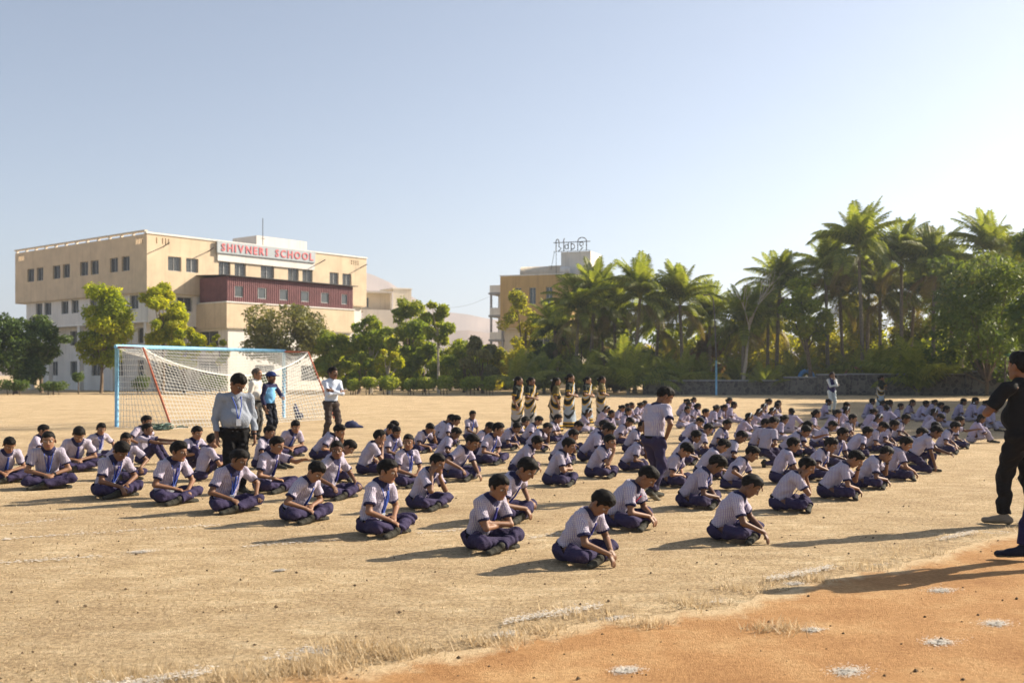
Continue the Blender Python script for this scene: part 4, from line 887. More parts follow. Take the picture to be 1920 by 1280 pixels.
# ------------------------------------------------------------------ palms
def frond_mesh(name, L, a0, a1, seed, wl=0.85, n=46, droop=0.55):
    r = random.Random(seed); V = []; F_ = []; C = []; p = Vector((0, 0, 0)); pts = []
    for i in range(13):
        f = i / 12; an = R(a0 + (a1 - a0) * f ** 1.15); pts.append(p.copy()); p = p + Vector((math.cos(an), 0, math.sin(an))) * (L / 12)
    def at(f): k = min(11, int(f * 12)); return pts[k].lerp(pts[k + 1], f * 12 - k), (pts[k + 1] - pts[k]).normalized()
    for i in range(12):     # rachis
        w0 = 0.035 * (1 - i / 13); w1 = 0.035 * (1 - (i + 1) / 13); b = len(V); V += [pts[i] + Vector((0, w0, 0)), pts[i] - Vector((0, w0, 0)), pts[i + 1] - Vector((0, w1, 0)), pts[i + 1] + Vector((0, w1, 0))]; F_.append((b, b + 1, b + 2, b + 3)); C += [0.9] * 4
    for k in range(n):
        f = 0.14 + 0.85 * k / (n - 1); c, d = at(min(f, 0.999)); ll = wl * (math.sin(math.pi * (0.16 + 0.78 * f)) ** 0.8) * r.uniform(0.85, 1.1); tone = r.uniform(0.1, 0.9)
        for sy in (1, -1):
            dr = (d * 0.75 + Vector((0, sy, 0)) * 0.85 + Vector((0, 0, 0.15))).normalized(); mid = c + dr * ll * 0.5; tip = mid + (dr * 0.55 + Vector((0, 0, -droop - r.uniform(0, .25)))).normalized() * ll * 0.55; wv = d * 0.032
            b = len(V); V += [c - wv * 0.6, c + wv * 0.6, mid + wv, mid - wv, tip]; C += [tone] * 5; F_ += [(b, b + 1, b + 2, b + 3), (b + 3, b + 2, b + 4, b + 4)]
    me = bpy.data.meshes.new(name); me.from_pydata(V, [], [tuple(dict.fromkeys(f)) for f in F_]); a = me.color_attributes.new('Col', 'FLOAT_COLOR', 'POINT')
    a.data.foreach_set('color', np.array([[c, c, c, 1] for c in C], dtype=np.float32).ravel()); me.update(); return me
FR = {'up': [frond_mesh('frond', 3.0, 82, 50, 1, 0.75, droop=0.25), frond_mesh('frond', 3.1, 74, 22, 2, 0.8, droop=0.3)], 'mid': [frond_mesh('frond', 3.2, 58, -22, 3), frond_mesh('frond', 3.2, 48, -40, 4), frond_mesh('frond', 3.0, 62, -8, 5)],
      'low': [frond_mesh('frond', 3.0, 22, -62, 6, droop=0.8), frond_mesh('frond', 2.9, 5, -75, 7, droop=0.9)], 'dry': [frond_mesh('frond', 2.6, -20, -85, 8, 0.7, 22, 1.2)]}
for k in FR:
    for me in FR[k]: me.materials.append(M['palmdry'] if k == 'dry' else M['palm'])
def palm(px, Y, crown_py, seed, label, size=1.0, young=False, lean=0.0, nf=46):
    r = random.Random(seed); s = FPX / Y; x0 = (px - 960) / s; zc = 0.15 if young else CAM_H + (HOR - crown_py) / s
    root = empty('young_palm' if young else 'coconut_palm', (x0 - lean * zc, Y, 0), 0, label, 'palm tree', 'young palms by the wall' if young else 'tall coconut palms'); top = Vector((lean * zc, 0, zc))
    if not young:
        mb = MB(); pts = []; rd = []
        for i in range(15): f = i / 14; pts.append((lean * zc * f ** 1.4, 0.05 * math.sin(f * 3), zc * f)); rd.append((0.17 - 0.05 * f + (0.06 if i == 0 else 0)) * (1.06 if i % 2 else 0.96))
        mb.tube(pts, rd, 9); mb.build('trunk', M['palmbark'], root, True)
    else:
        mb = MB(); mb.tube([(0, 0, 0), (0, 0, 0.5)], [0.16, 0.10], 8); mb.build('stem', M['palmbark'], root, True)
    kinds = (['up'] * 6 + ['mid'] * 9 + ['low'] * 5 + ['dry'] * 3) if not young else (['up'] * 6 + ['mid'] * 9)
    for i in range(nf if not young else 14):
        k = kinds[(i * 7 + seed) % len(kinds)]; me = r.choice(FR[k]); o = link('frond', me, None, root); o.location = top + Vector((0, 0, r.uniform(-0.15, 0.1) if k != 'dry' else -0.35))
        o.rotation_euler = (r.uniform(-.12, .12), r.uniform(-.12, .12), i * 2.399 + r.uniform(-.3, .3)); sc = size * 1.10 * r.uniform(0.85, 1.12); o.scale = (sc, sc, sc)
for i, a in enumerate([(1085, 86, 588, 'tall palm left of the sari group before the mustard building', 1.1), (1150, 90, 578, 'palm behind the big young palm, with upright fronds', 1.0), (1200, 84, 560, 'palm crown with stiff upright fronds above the sari group', 1.1), (1275, 85, 572, 'spreading palm just left of the blue lamp post', 1.15),
        (1130, 92, 640, 'low palm under the mustard building corner', 0.9), (1395, 83, 612, 'low crowned palm right of the blue lamp post', 1.05), (1462, 85, 545, 'palm behind the bare tree', 1.05), (1548, 86, 510, 'palm behind the leaning light green tree', 1.05),
        (1610, 82, 470, 'tallest palm above the person in a vest', 1.25), (1690, 84, 490, 'palm between the two tallest ones over the wall', 1.15), (1752, 82, 505, 'broad palm left of the big dark tree', 1.2), (1650, 88, 560, 'palm with a low crown in the dense grove', 1.1), (1858, 80, 478, 'palm rising behind the big dark tree', 1.15), (1800, 86, 560, 'shaded palm beside the big dark tree', 1.1), (1040, 92, 620, 'short palm at the edge of the mustard building', 0.9), (1235, 90, 610, 'low palm between the lamp post and the upright palm', 1.1), (1330, 90, 600, 'palm right behind the lamp post', 1.0), (1440, 92, 600, 'palm low behind the bare tree', 1.05), (1575, 90, 560, 'palm hidden behind the light green tree', 1.15), (1630, 92, 520, 'palm just right of the tallest one', 1.15), (1715, 91, 550, 'palm deep in the grove behind the lone woman', 1.2), (1780, 90, 540, 'palm behind the large shaded young palm', 1.2), (1895, 84, 520, 'palm at the picture edge above the man in black', 1.2), (1115, 88, 560, 'palm touching the mustard building in the view', 1.1)]):
    palm(a[0], a[1], a[2], 100 + i, a[3], a[4], lean=random.Random(i).uniform(-0.06, 0.06))
for i, a in enumerate([(970, 80, 'young palm with yellow fronds behind the first sari pair', 1.0), (1178, 79, 'big young palm with splayed fronds behind the sari group', 1.25), (1275, 80, 'young palm with arching fronds left of the lamp post', 1.0), (1090, 82, 'young palm half hidden by the sari group', 1.0), (1435, 79, 'small dark young palm before the stone wall', 0.75), (1640, 81, 'young palm rising behind the woman by the wall', 1.3), (1720, 76, 'large shaded young palm in front of the stone wall', 1.35), (1785, 79, 'young palm left of the blue tyre', 1.2), (1020, 84, 'young palm between the two sari pairs in the view', 1.15), (1135, 85, 'young palm behind the rightmost sari wearer', 1.2), (1225, 83, 'young palm between the two splayed ones', 1.1), (1320, 84, 'young palm just left of the lamp post foot', 1.0), (1385, 85, 'young palm behind the low wall right of the lamp post', 1.1), (1680, 84, 'young palm behind the wall above the lone woman', 1.3), (1590, 86, 'young palm glowing behind the waistcoat wearer', 1.2), (1490, 85, 'young palm behind the stepped wall', 1.1)]):
    palm(a[0], a[1], 0, 200 + i, a[2], a[3], True)

# ------------------------------------------------------------------ hedges, topiary
def hedge(px, Y, wpx, top, label, seed, mat='leaf_mid', stem=False):
    r = random.Random(seed); s = FPX / Y; H = CAM_H - (top - HOR) / s; W = wpx / s / 2; root = empty('clipped_hedge' if not stem else 'topiary_ball', ((px - 960) / s, Y, 0), 0, label, 'hedge' if not stem else 'topiary', 'clipped hedges along the far edge' if not stem else None); zb = H * (0.25 if not stem else 0.55); cs = []
    for i in range(10): cs.append((W * r.uniform(-0.62, 0.62), r.uniform(-.3, .3), zb + (H - zb) * r.uniform(0.4, 0.72), W * 0.42, 0.5, (H - zb) * 0.40))
    leaf_cloud('foliage', M[mat], root, cs, 1900, 0.085, seed, 0.55, shell=0.7); mb = MB(); mb.tube([(0, 0, 0), (0, 0, zb + 0.2)], [0.05, 0.03], 6)
    if not stem: mb.tube([(-W * 0.3, 0, 0), (-W * 0.35, 0, zb + 0.2)], [0.04, 0.03], 6); mb.tube([(W * 0.35, 0, 0), (W * 0.3, 0, zb + 0.2)], [0.04, 0.03], 6)
    mb.build('stem', M['bark'], root)
for i, (px, wp, top, lb) in enumerate([(662, 26, 711, 'small clipped hedge left of all right of the standing man'), (692, 34, 708, 'clipped hedge second from the school end'), (727, 50, 706, 'wide clipped hedge bush under the lime shrub'), (770, 30, 710, 'narrow low clipped hedge left of the slim trunk'), (798, 38, 706, 'clipped hedge bush just left of the slim bare trunk'), (832, 36, 706, 'clipped hedge bush just right of the slim bare trunk'), (882, 42, 707, 'clipped hedge bush under the brownish shrub'), (918, 36, 707, 'last clipped hedge bush before the palms'), (100, 60, 716, 'low hedge at the foot of the dark trees by the school'), (25, 70, 712, 'shaded hedge at the picture edge under the dark tree'), (265, 40, 706, 'hedge seen through the goal net near its post'), (395, 60, 704, 'hedge seen through the middle of the goal net'), (490, 60, 704, 'hedge behind the two men at the goal')]):
    hedge(px, 79, wp, top, lb, 300 + i, 'leaf_mid' if i < 8 else 'leaf_dark')
hedge(147, 82, 22, 699, 'small round topiary ball on a thin stem before the school', 320, 'leaf_dark', True)

# ------------------------------------------------------------------ stone wall, lamp post, tyres, stall
def swall(px0, px1, Y0, Y1, top, label):
    a = P(px0, 700, Y0); b = P(px1, 700, Y1); h = CAM_H - (top - HOR) * Y0 / FPX; d = Vector((b.x - a.x, b.y - a.y, 0)); root = empty('stone_wall', (a.x, a.y, 0), math.atan2(d.y, d.x), label, 'wall'); L = d.length
    mb = MB(); mb.box(0, L, -0.22, 0.22, 0, h); mb.build('masonry', M['stone'], root); mb = MB(); mb.box(-0.03, L + 0.03, -0.28, 0.28, h, h + 0.09); mb.build('coping', M['concrete'], root)
swall(1205, 1470, 79, 78.5, 714, 'low stone wall behind the blue lamp post'); swall(1470, 1532, 78.2, 78, 708, 'stepped middle piece of the stone wall'); swall(1532, 1585, 77.6, 77.5, 703, 'taller stone wall pillar beside the person in a vest'); swall(1585, 1810, 77.8, 76.8, 702, 'long stone wall behind the woman in a sari at the far side'); swall(1810, 1990, 76.5, 75.5, 697, 'tall shaded stone wall under the big dark tree')
lp = empty('lamp_post', (P(1343, 700, 78).x, 78, 0), 0, 'slim lamp post, blue below and dark above, by the stone wall', 'lamp post'); ht = P(1343, 553, 78).z
mb = MB(); mb.tube([(0, 0, 0), (0, 0, 2.6)], 0.075, 8); mb.build('painted_base', M['goalblue'], lp, True); mb = MB(); mb.tube([(0, 0, 2.6), (-0.12, 0, ht * 0.8), (-0.25, 0, ht - 0.25), (-0.5, 0, ht)], [0.055, 0.05, 0.045, 0.04], 8); mb.build('pole', M['iron'], lp, True); mb = MB(); mb.obox((-0.72, 0, ht + 0.02), (1, 0, 0.1), (0, 1, 0), (0, 0, 1), 0.26, 0.09, 0.05); mb.build('lamp_head', M['iron'], lp)
M['tyre_y'] = simple_mat('yellow_painted_rubber', (0.55, 0.36, 0.03), 0.7, 0.2); M['tyre_b'] = simple_mat('blue_painted_rubber', (0.08, 0.24, 0.5), 0.7, 0.2); M['tyre_r'] = simple_mat('red_painted_rubber', (0.35, 0.05, 0.05), 0.7, 0.2)
for px, py, Y, k, lb in ((1355, 705, 83, 'tyre_y', 'yellow painted half tyre beyond the low wall'), (1843, 686, 82, 'tyre_b', 'blue painted half tyre on the wall under the dark tree'), (1512, 697, 82, 'tyre_b', 'blue painted half tyre behind the stepped wall'), (1600, 692, 82, 'tyre_r', 'dull red half tyre behind the stone wall')):
    p = P(px, py, Y); z0 = p.z - 0.45; rt = empty('half_tyre', (p.x, Y, 0), 0, lb, 'tyre', 'painted half tyres behind the wall'); mb = MB(); mb.tube([(0.52 * math.cos(t), 0, z0 + 0.52 * math.sin(t)) for t in np.linspace(0, math.pi, 12)], 0.17, 8); mb.build('tread', M[k], rt, True)
    mb = MB(); mb.box(-0.75, 0.75, -0.3, 0.3, 0, z0 + 0.02); mb.build('mound', M['ground'], rt)
M['stallgreen'] = simple_mat('green_roof_sheet', (0.06, 0.20, 0.06), 0.6, 0.2); M['stallred'] = simple_mat('red_sign_paint', (0.5, 0.06, 0.06), 0.6, 0.2)
p = P(1915, 700, 72); st = empty('stall', (p.x + 0.9, 72, 0), 0, 'green roofed stall with a red sign at the picture edge', 'stall'); mb = MB(); mb.obox((0, 0, P(0, 668, 72).z), (1, 0, 0), (0, 1, 0.2), (0, -0.2, 1), 1.7, 1.2, 0.05); mb.build('roof', M['stallgreen'], st)
mb = MB(); mb.box(-1.1, 1.1, -1.3, -1.24, P(0, 655, 72).z, P(0, 645, 72).z + 0.25); mb.build('sign', M['stallred'], st)
for sx in (-1.5, 1.5):
    for sy in (-1.1, 1.1): mb = MB(); mb.tube([(sx, sy, 0), (sx, sy, P(0, 669, 72).z)], 0.05, 6); mb.build('post', M['iron'], st)

# ------------------------------------------------------------------ buildings
def facade(parent, mat, axis, pos, u0, u1, z0, z1, holes, name='wall', inward=1, dep=0.22, glass=True, grille=True, slide=True):
    """a wall sheet with real openings; axis 'x' = runs along x at y=pos, 'y' = runs along y at x=pos; holes: (u0,u1,z0,z1)"""
    us = sorted({u0, u1} | {h[0] for h in holes} | {h[1] for h in holes}); zs = sorted({z0, z1} | {h[2] for h in holes} | {h[3] for h in holes})
    def pt(u, d_, z): return (u, pos + d_ * inward, z) if axis == 'x' else (pos + d_ * inward, u, z)
    mb = MB()
    for i in range(len(us) - 1):
        for j in range(len(zs) - 1):
            um, zm = (us[i] + us[i + 1]) / 2, (zs[j] + zs[j + 1]) / 2
            if any(h[0] < um < h[1] and h[2] < zm < h[3] for h in holes): continue
            mb.add([pt(us[i], 0, zs[j]), pt(us[i + 1], 0, zs[j]), pt(us[i + 1], 0, zs[j + 1]), pt(us[i], 0, zs[j + 1])], [(0, 1, 2, 3)])
    for h in holes:
        a, b, c, d = h[:4]
        for q in (((a, c), (b, c)), ((b, c), (b, d)), ((b, d), (a, d)), ((a, d), (a, c))):
            mb.add([pt(q[0][0], 0, q[0][1]), pt(q[1][0], 0, q[1][1]), pt(q[1][0], dep, q[1][1]), pt(q[0][0], dep, q[0][1])], [(0, 1, 2, 3)])
    o = mb.build(name, mat, parent)
    for h in holes:
        if len(h) > 4 and h[4] == 'slot': continue
        a, b, c, d = h[:4]; wd = b - a; fm = MB(); t = 0.05
        def bar(ua, ub, za, zb, d0, d1):
            fm.add([pt(x, dd, z) for z in (za, zb) for dd in (d0, d1) for x in (ua, ub)], [(0, 2, 3, 1), (4, 5, 7, 6), (0, 1, 5, 4), (1, 3, 7, 5), (3, 2, 6, 7), (2, 0, 4, 6)])
        bar(a, b, c, c + t, dep - .06, dep - .001); bar(a, b, d - t, d, dep - .06, dep - .001); bar(a, a + t, c + t, d - t, dep - .06, dep - .001); bar(b - t, b, c + t, d - t, dep - .06, dep - .001); bar((a + b) / 2 - t * 0.6, (a + b) / 2 + t * 0.6, c + t, d - t, dep - .055, dep - .002)
        wo = fm.build('window', M['frame'], parent)
        gm = MB(); gm.add([pt(a, dep, c), pt(b, dep, c), pt(b, dep, d), pt(a, dep, d)], [(0, 1, 2, 3)]); gm.build('pane', M['glass'], wo)
        if grille:
            fm = MB(); k = max(3, int(wd / 0.22))
            for i in range(1, k): bar(a + wd * i / k - 0.009, a + wd * i / k + 0.009, c, d, 0.05, 0.068)
            for i in range(1, 4): bar(a, b, c + (d - c) * i / 4 - 0.009, c + (d - c) * i / 4 + 0.009, 0.07, 0.088)
            fm.build('grille', M['grille'], wo)
    return o
CX, CY = -32.3, 92.0; DR = Vector((0.63, 0.7766, 0)); DL = Vector((-0.7766, 0.63, 0))
school = empty('school_building', (CX, CY, 0), math.atan2(DR.y, DR.x), 'four storey tan and white school building with a maroon metal clad balcony', 'building')
def tR(px): k = (px - 960) / FPX; return (k * CY - CX) / (DR.x - DR.y * k)
def tL(px): k = (px - 960) / FPX; return (CX - k * CY) / (0.7766 + 0.63 * k)
def tF(px, d): # on the plane pushed out by d from the long face
    ox, oy = CX + 0.7766 * d, CY - 0.63 * d; k = (px - 960) / FPX; return (k * oy - ox) / (DR.x - DR.y * k)
WL, DLn, TOP = 26.3, 24.5, 14.36
def wins(f, prs, z0, z1): return [(f(a), f(b), z0, z1) if f(a) < f(b) else (f(b), f(a), z0, z1) for a, b in prs]
top_l = wins(tL, [(51, 64), (69, 81), (99, 113), (118, 131), (150, 165), (170, 185), (206, 221), (228, 243)], 10.9, 12.22)
slots = [(0.6 + 0.26 * i, 0.72 + 0.26 * i, 13.15, 13.75, 'slot') for i in range(5)] + [(DLn - 1.9 + 0.26 * i, DLn - 1.78 + 0.26 * i, 13.15, 13.75, 'slot') for i in range(5)]
facade(school, M['tan'], 'y', 0, 0, DLn, 8.88, 14.0, top_l + slots, inward=1)
top_r = wins(tR, [(315, 340), (349, 372), (410, 432), (440, 461), (489, 514), (540, 560), (567, 586), (618, 635), (642, 659)], 10.88, 12.18)
slr = [(0.9 + 0.3 * i, 1.02 + 0.3 * i, 13.2, 13.75, 'slot') for i in (0, 2, 3, 4)] + [(WL - 2.2 + 0.3 * i, WL - 2.08 + 0.3 * i, 13.2, 13.7, 'slot') for i in range(4)]
facade(school, M['tan'], 'x', 0, 0, WL, 8.88, 14.0, top_r + slr, inward=1)
mb = MB(); mb.box(0.02, WL, 0.02, DLn, 8.80, 8.87); mb.box(0.3, WL - .3, 0.3, DLn - .3, 12.9, 13.0); mb.box(WL - 0.02, WL, 0.02, DLn, 8.9, 14.0); mb.box(0.02, WL - 0.03, DLn - 0.02, DLn, 8.9, 14.0); mb.build('floor_slab', M['tan'], school)
mb = MB(); mb.box(-0.08, WL + .08, -0.08, 0.26, 14.003, 14.16); mb.box(WL - .26, WL + .08, 0.27, DLn + .08, 14.003, 14.16); mb.build('coping', M['white'], school)
for k in range(13): mb = MB(); y = 0.35 + k * (DLn - 0.6) / 12; mb.box(0.0, 0.22, y - 0.12, y + 0.12, 14.003, 14.22); mb.build('parapet_post', M['white'], school)
mb = MB(); mb.box(-0.06, 0.28, 0.28, DLn + 0.06, 14.221, 14.36); mb.build('parapet_rail', M['cream'], school)
ins = 1.1
w2 = wins(tL, [(60, 72), (76, 89), (108, 121), (127, 140), (236, 252)], 7.45, 8.70) + [(5.0, 6.2, 7.45, 8.7), (9.2, 10.4, 7.45, 8.7)]
facade(school, M['white'], 'y', ins * 0.35, ins * 0.35, DLn - 1.6, 6.3, 8.8, sorted([h for h in w2 if h[0] > 0.6]))
facade(school, M['white'], 'x', ins * 0.35, ins * 0.35, WL - 0.4, 5.9, 8.8, [(3.3, 4.9, 7.3, 8.6)])
facade(school, M['white'], 'y', 1.9, 1.9, DLn - 1.8, 0, 6.3, [(3 + 4.1 * i, 4.6 + 4.1 * i, z, z + 1.45) for i in range(5) for z in (1.4, 4.4)])
facade(school, M['white'], 'x', 1.9, 1.9, WL - 0.4, 0, 5.9, [(2.6 + 0.1, 4.6, 1.3, 2.9), (22.2, 24, 1.3, 2.9), (2.7, 4.6, 4.4, 5.6), (22.2, 24, 4.4, 5.6)])
mb = MB(); mb.box(0.40, WL - 0.4, 0.40, DLn - 1.6, 6.2, 6.29); mb.box(WL - 0.42, WL - 0.40, 2, DLn - 1.6, 0, 8.8); mb.build('overhang_slab', M['white'], school)
for y in (0.9, 6.5, 12.5, 18.5, 22.3): mb = MB(); mb.box(0.5, 0.95, y, y + 0.45, 0, 6.2); mb.build('column', M['white'], school)
for x in (1.6, 4.4): mb = MB(); mb.box(x, x + 0.45, 0.5, 0.95, 0, 6.2); mb.build('column', M['white'], school)
# projecting balcony block with maroon cladding
D_ = 4.3; a0, a1 = 5.3, 20.6
facade(school, M['tan'], 'x', -D_, a0, a1, 5.78, 8.0, []); facade(school, M['tan'], 'y', a0, -D_, 0.38, 5.78, 8.0, []); facade(school, M['tan'], 'y', a1, -D_, 0.38, 5.78, 8.0, [], inward=-1)
mb = MB(); mb.box(a0 + .02, a1 - .02, -D_ + .02, 1.9, 5.70, 5.775); mb.build('balcony_soffit', M['cream'], school)
mb = MB(); mb.box(a0 - .07, a1 + .07, -D_ - .07, -D_ + .2, 8.003, 8.12); mb.box(a0 - .07, a0 + .2, -D_ + .21, -0.02, 8.003, 8.12); mb.build('balcony_coping', M['white'], school)
sw = [(tF(a, D_), tF(b, D_), 8.55, 9.55) for a, b in ((441, 457), (485, 500), (525, 541), (565, 580), (603, 617), (641, 652))]
def corrug(name, axis, pos, u0, u1, z0, z1, holes, sgn):
    mb = MB(); us = np.arange(u0, u1 + 1e-6, 0.11); us = np.append(us, u1) if u1 - us[-1] > 0.02 else us
    zs = sorted({z0, z1} | {h[2] for h in holes} | {h[3] for h in holes})
    for i in range(len(us) - 1):
        d0 = 0.045 * (1 if i % 2 else 0); d1 = 0.045 * (0 if i % 2 else 1)
        for j in range(len(zs) - 1):
            um, zm = (us[i] + us[i + 1]) / 2, (zs[j] + zs[j + 1]) / 2
            if any(h[0] < um < h[1] and h[2] < zm < h[3] for h in holes): continue
            q = [(us[i], pos + sgn * d0, zs[j]), (us[i + 1], pos + sgn * d1, zs[j]), (us[i + 1], pos + sgn * d1, zs[j + 1]), (us[i], pos + sgn * d0, zs[j + 1])]
            if axis == 'y': q = [(y, x, z) for x, y, z in q]
            mb.add(q, [(0, 1, 2, 3)])
    return mb.build(name, M['maroon'], school)
corrug('cladding', 'x', -D_ + 0.1, a0 + .05, a1 - .05, 8.121, 10.38, sw, -1); corrug('cladding', 'y', a0 + 0.12, -D_ + 0.12, 0.0, 8.121, 10.38, [], -1); corrug('cladding', 'y', a1 - 0.12, -D_ + 0.12, 0.0, 8.121, 10.38, [], 1)
for h in sw:
    mb = MB(); y = -D_ + 0.12
    for (xa, xb, za, zb) in ((h[0], h[1], h[2], h[2] + .05), (h[0], h[1], h[3] - .05, h[3]), (h[0], h[0] + .05, h[2] + .05, h[3] - .05), (h[1] - .05, h[1], h[2] + .05, h[3] - .05)): mb.box(xa, xb, y, y + .05, za, zb)
    wo = mb.build('shed_window', M['frame'], school); mb = MB(); mb.add([(h[0], y + .045, h[2]), (h[1], y + .045, h[2]), (h[1], y + .045, h[3]), (h[0], y + .045, h[3])], [(0, 1, 2, 3)]); mb.build('pane', M['glass'], wo)
mb = MB(); mb.add([(a0 - .25, -D_ - .25, 10.40), (a1 + .35, -D_ - .25, 10.40), (a1 + .35, 0.0, 10.62), (a0 - .25, 0.0, 10.62), (a0 - .25, -D_ - .25, 10.47), (a1 + .35, -D_ - .25, 10.47), (a1 + .35, 0.0, 10.69), (a0 - .25, 0.0, 10.69)], [(3, 2, 1, 0), (4, 5, 6, 7), (0, 1, 5, 4), (1, 2, 6, 5), (3, 0, 4, 7)]); mb.build('shed_roof', M['roofdark'], school)
facade(school, M['white'], 'x', -D_ + 0.25, a0 + 0.3, a1 - 0.3, 0, 5.70, [(8.6, 10.8, 3.6, 5.2), (14, 16.2, 3.6, 5.2), (8.6, 10.8, 0.9, 2.4), (14, 16.2, 0.9, 2.4)]); facade(school, M['white'], 'y', a0 + 0.3, -D_ + 0.25, 1.9, 0, 5.7, [(-2.6, 0.6, 4.1, 5.5), (-2.6, 0.6, 1.2, 2.7)]); facade(school, M['white'], 'y', a1 - 0.3, -D_ + 0.25, 1.9, 0, 5.7, [], inward=-1)
# sign panel, board, letters, roof structures
s0, s1 = tR(404), tR(588)
mb = MB(); mb.box(s0 + .15, s1 + .02, -0.16, -0.004, 12.20, 14.0); mb.build('sign_panel_wall', M['white'], school)
mb = MB(); mb.box(s0, s1, -0.30, -0.165, 12.93, 14.05); board = mb.build('sign_board', M['sign'], school)
txt = 'SHIVNERI SCHOOL'; widths = []
def glyph(ch, h):
    cu = bpy.data.curves.new('glyph', 'FONT'); cu.body = ch; cu.size = 1.0; cu.extrude = 0.02; cu.offset = 0.022; cu.resolution_u = 3
    ob = bpy.data.objects.new('glyph', cu); COL.objects.link(ob); bpy.context.view_layer.update(); dg = bpy.context.evaluated_depsgraph_get(); me = bpy.data.meshes.new_from_object(ob.evaluated_get(dg)); bpy.data.objects.remove(ob)
    co = np.empty(len(me.vertices) * 3); me.vertices.foreach_get('co', co); co = co.reshape(-1, 3); lo_, hi_ = co.min(0), co.max(0); k = h / (hi_[1] - lo_[1]); co = (co - [lo_[0], lo_[1], 0]) * [k, k, 1]; me.vertices.foreach_set('co', co.ravel()); me.update(); return me, (hi_[0] - lo_[0]) * k
gl = {c: glyph(c, 0.74) for c in set(txt) if c != ' '}
tot = sum(gl[c][1] if c != ' ' else 0.55 for c in txt); gap = (s1 - s0 - 0.75 - tot) / (len(txt) - 1); u = s0 + 0.45
for ch in txt:
    if ch == ' ': u += 0.55 + gap; continue
    me, wd = gl[ch]; o = link('letter', me, M['red'], board); o.rotation_euler = (R(90), 0, 0); o.location = (u, -0.325, 13.12); u += wd + gap
mb = MB(); mb.box(tR(500), tR(590) + .3, 1.6, 5.5, 13.0, 15.3); mb.build('stair_head', M['white'], school)
mb = MB(); mb.tube([(tR(507), 1.2, 13), (tR(507), 1.2, 17.0)], 0.035, 6); mb.tube([(tR(507) - .25, 1.2, 15.0), (tR(507) + .25, 1.2, 15.0)], 0.03, 5); mb.build('antenna', M['iron'], school)
for px in (306, 390, 598, 676): mb = MB(); t = tR(px); mb.tube([(t, 0.05, 12.95), (t, -0.9, 13.25), (t, -1.0, 13.25)], 0.05, 6); mb.build('drain_spout', M['iron'], school)
# mustard building
ang = math.atan2(-2.7, 7.2); bx0 = P(938, 700, 114.7); mbld = empty('mustard_building', (bx0.x, bx0.y, 0), ang, 'mustard yellow building with a rooftop sign behind the palms', 'building'); Wm = 7.9; Hm = 12.3
fw = lambda x: (x, x + 0.75, 9.2, 11.0)
facade(mbld, M['mustard'], 'x', 0, 0, Wm, 6.6, Hm, [fw(1.7), fw(3.4), fw(5.3)], grille=False); facade(mbld, M['mustard'], 'y', Wm, 0, 11, 6.6, Hm, [(2.2, 3.3, 8.9, 10.8), (6, 7.1, 8.9, 10.8)], inward=-1, grille=False)
facade(mbld, M['mustard'], 'y', 0, 0, 11, 6.6, Hm, []); mb = MB(); mb.box(.02, Wm - .02, .02, 11, 6.5, 6.59); mb.box(.2, Wm - .2, .2, 11, 11.6, 11.7); mb.build('floor_slab', M['cream'], mbld)
facade(mbld, M['cream'], 'x', 0.8, 0.2, Wm - 0.3, 0, 6.5, [(1.2, 2.6, 4, 5.6), (4, 5.4, 4, 5.6)], grille=False); facade(mbld, M['cream'], 'y', Wm - 0.3, 0.8, 11, 0, 6.5, [], inward=-1)
mb = MB(); mb.box(-.06, Wm + .06, -.06, .18, Hm + .003, Hm + .12); mb.box(Wm - .18, Wm + .06, .19, 11, Hm + .003, Hm + .12); mb.build('coping', M['white'], mbld)
for x in (-1.5, -0.12):
    for y in (0.7, 3.2): mb = MB(); mb.box(x, x + .2, y, y + .2, 0, 11.0); mb.build('stair_column', M['concrete'], mbld)
for z in (2.6, 5.2, 7.9, 10.4): mb = MB(); mb.box(-1.65, -0.01, .6, 3.5, z, z + .22); mb.build('landing', M['concrete'], mbld)
for z in (5.42, 8.12, 10.62): mb = MB(); mb.box(-1.5, -0.15, .62, .72, z, z + .8); mb.build('landing_parapet', M['white'], mbld)
mb = MB(); mb.box(-1.2, -.2, 2.6, 3.1, 0, 11.6); mb.build('stair_core', M['white'], mbld)
mb = MB(); mb.box(4.6, 8.6, 3.0, 7.5, 11.7, 13.6); mb.build('roof_room', M['cream'], mbld); mb = MB(); mb.box(6.2, 9.6, 2.6, 7.2, 12.5, 15.0); mb.build('tank_tower', M['white'], mbld)
mb = MB(); mb.tube([(1.2, 3.6, 12.9), (5.5, 3.9, 12.9)], 0.75, 14); mb.build('curved_roof', M['cream'], mbld, True); mb = MB(); mb.tube([(6.5, 1.3, 12.85), (7.5, 1.6, 12.85)], 0.42, 14); mb.build('water_tank', M['white'], mbld, True)
# rooftop lettering seen from behind (mirrored), on an iron frame
sg = empty('rooftop_sign', (0, 0, 0)); sg.parent = mbld
mb = MB(); z0, z1 = 15.05, 16.5; X0, X1 = 5.4, 9.6; yy = 2.4
for x in (5.7, 7.0, 8.4, 9.5): mb.tube([(x, yy, 12.4 if x < 6.2 else 14.9), (x, yy, z0)], 0.03, 5)
mb.tube([(X0, yy, z0 + .02), (X1, yy, z0 + .02)], 0.03, 5); mb.tube([(X0, yy, z0 + 1.0), (X1, yy, z0 + 1.0)], 0.045, 5); mb.tube([(5.5, yy, z0), (4.9, yy + .6, 13.2)], 0.025, 5); mb.build('sign_frame', M['iron'], mbld)
def stroke(pts): mb = MB(); mb.tube([(X0 + 0.3 + p[0], yy - .05, z0 + p[1]) for p in pts], 0.055, 5); mb.build('letter_stroke', M['iron'], mbld)
arc = lambda cx, cz, rx, rz, a, b: [(cx + rx * math.cos(R(t)), cz + rz * math.sin(R(t))) for t in np.linspace(a, b, 10)]
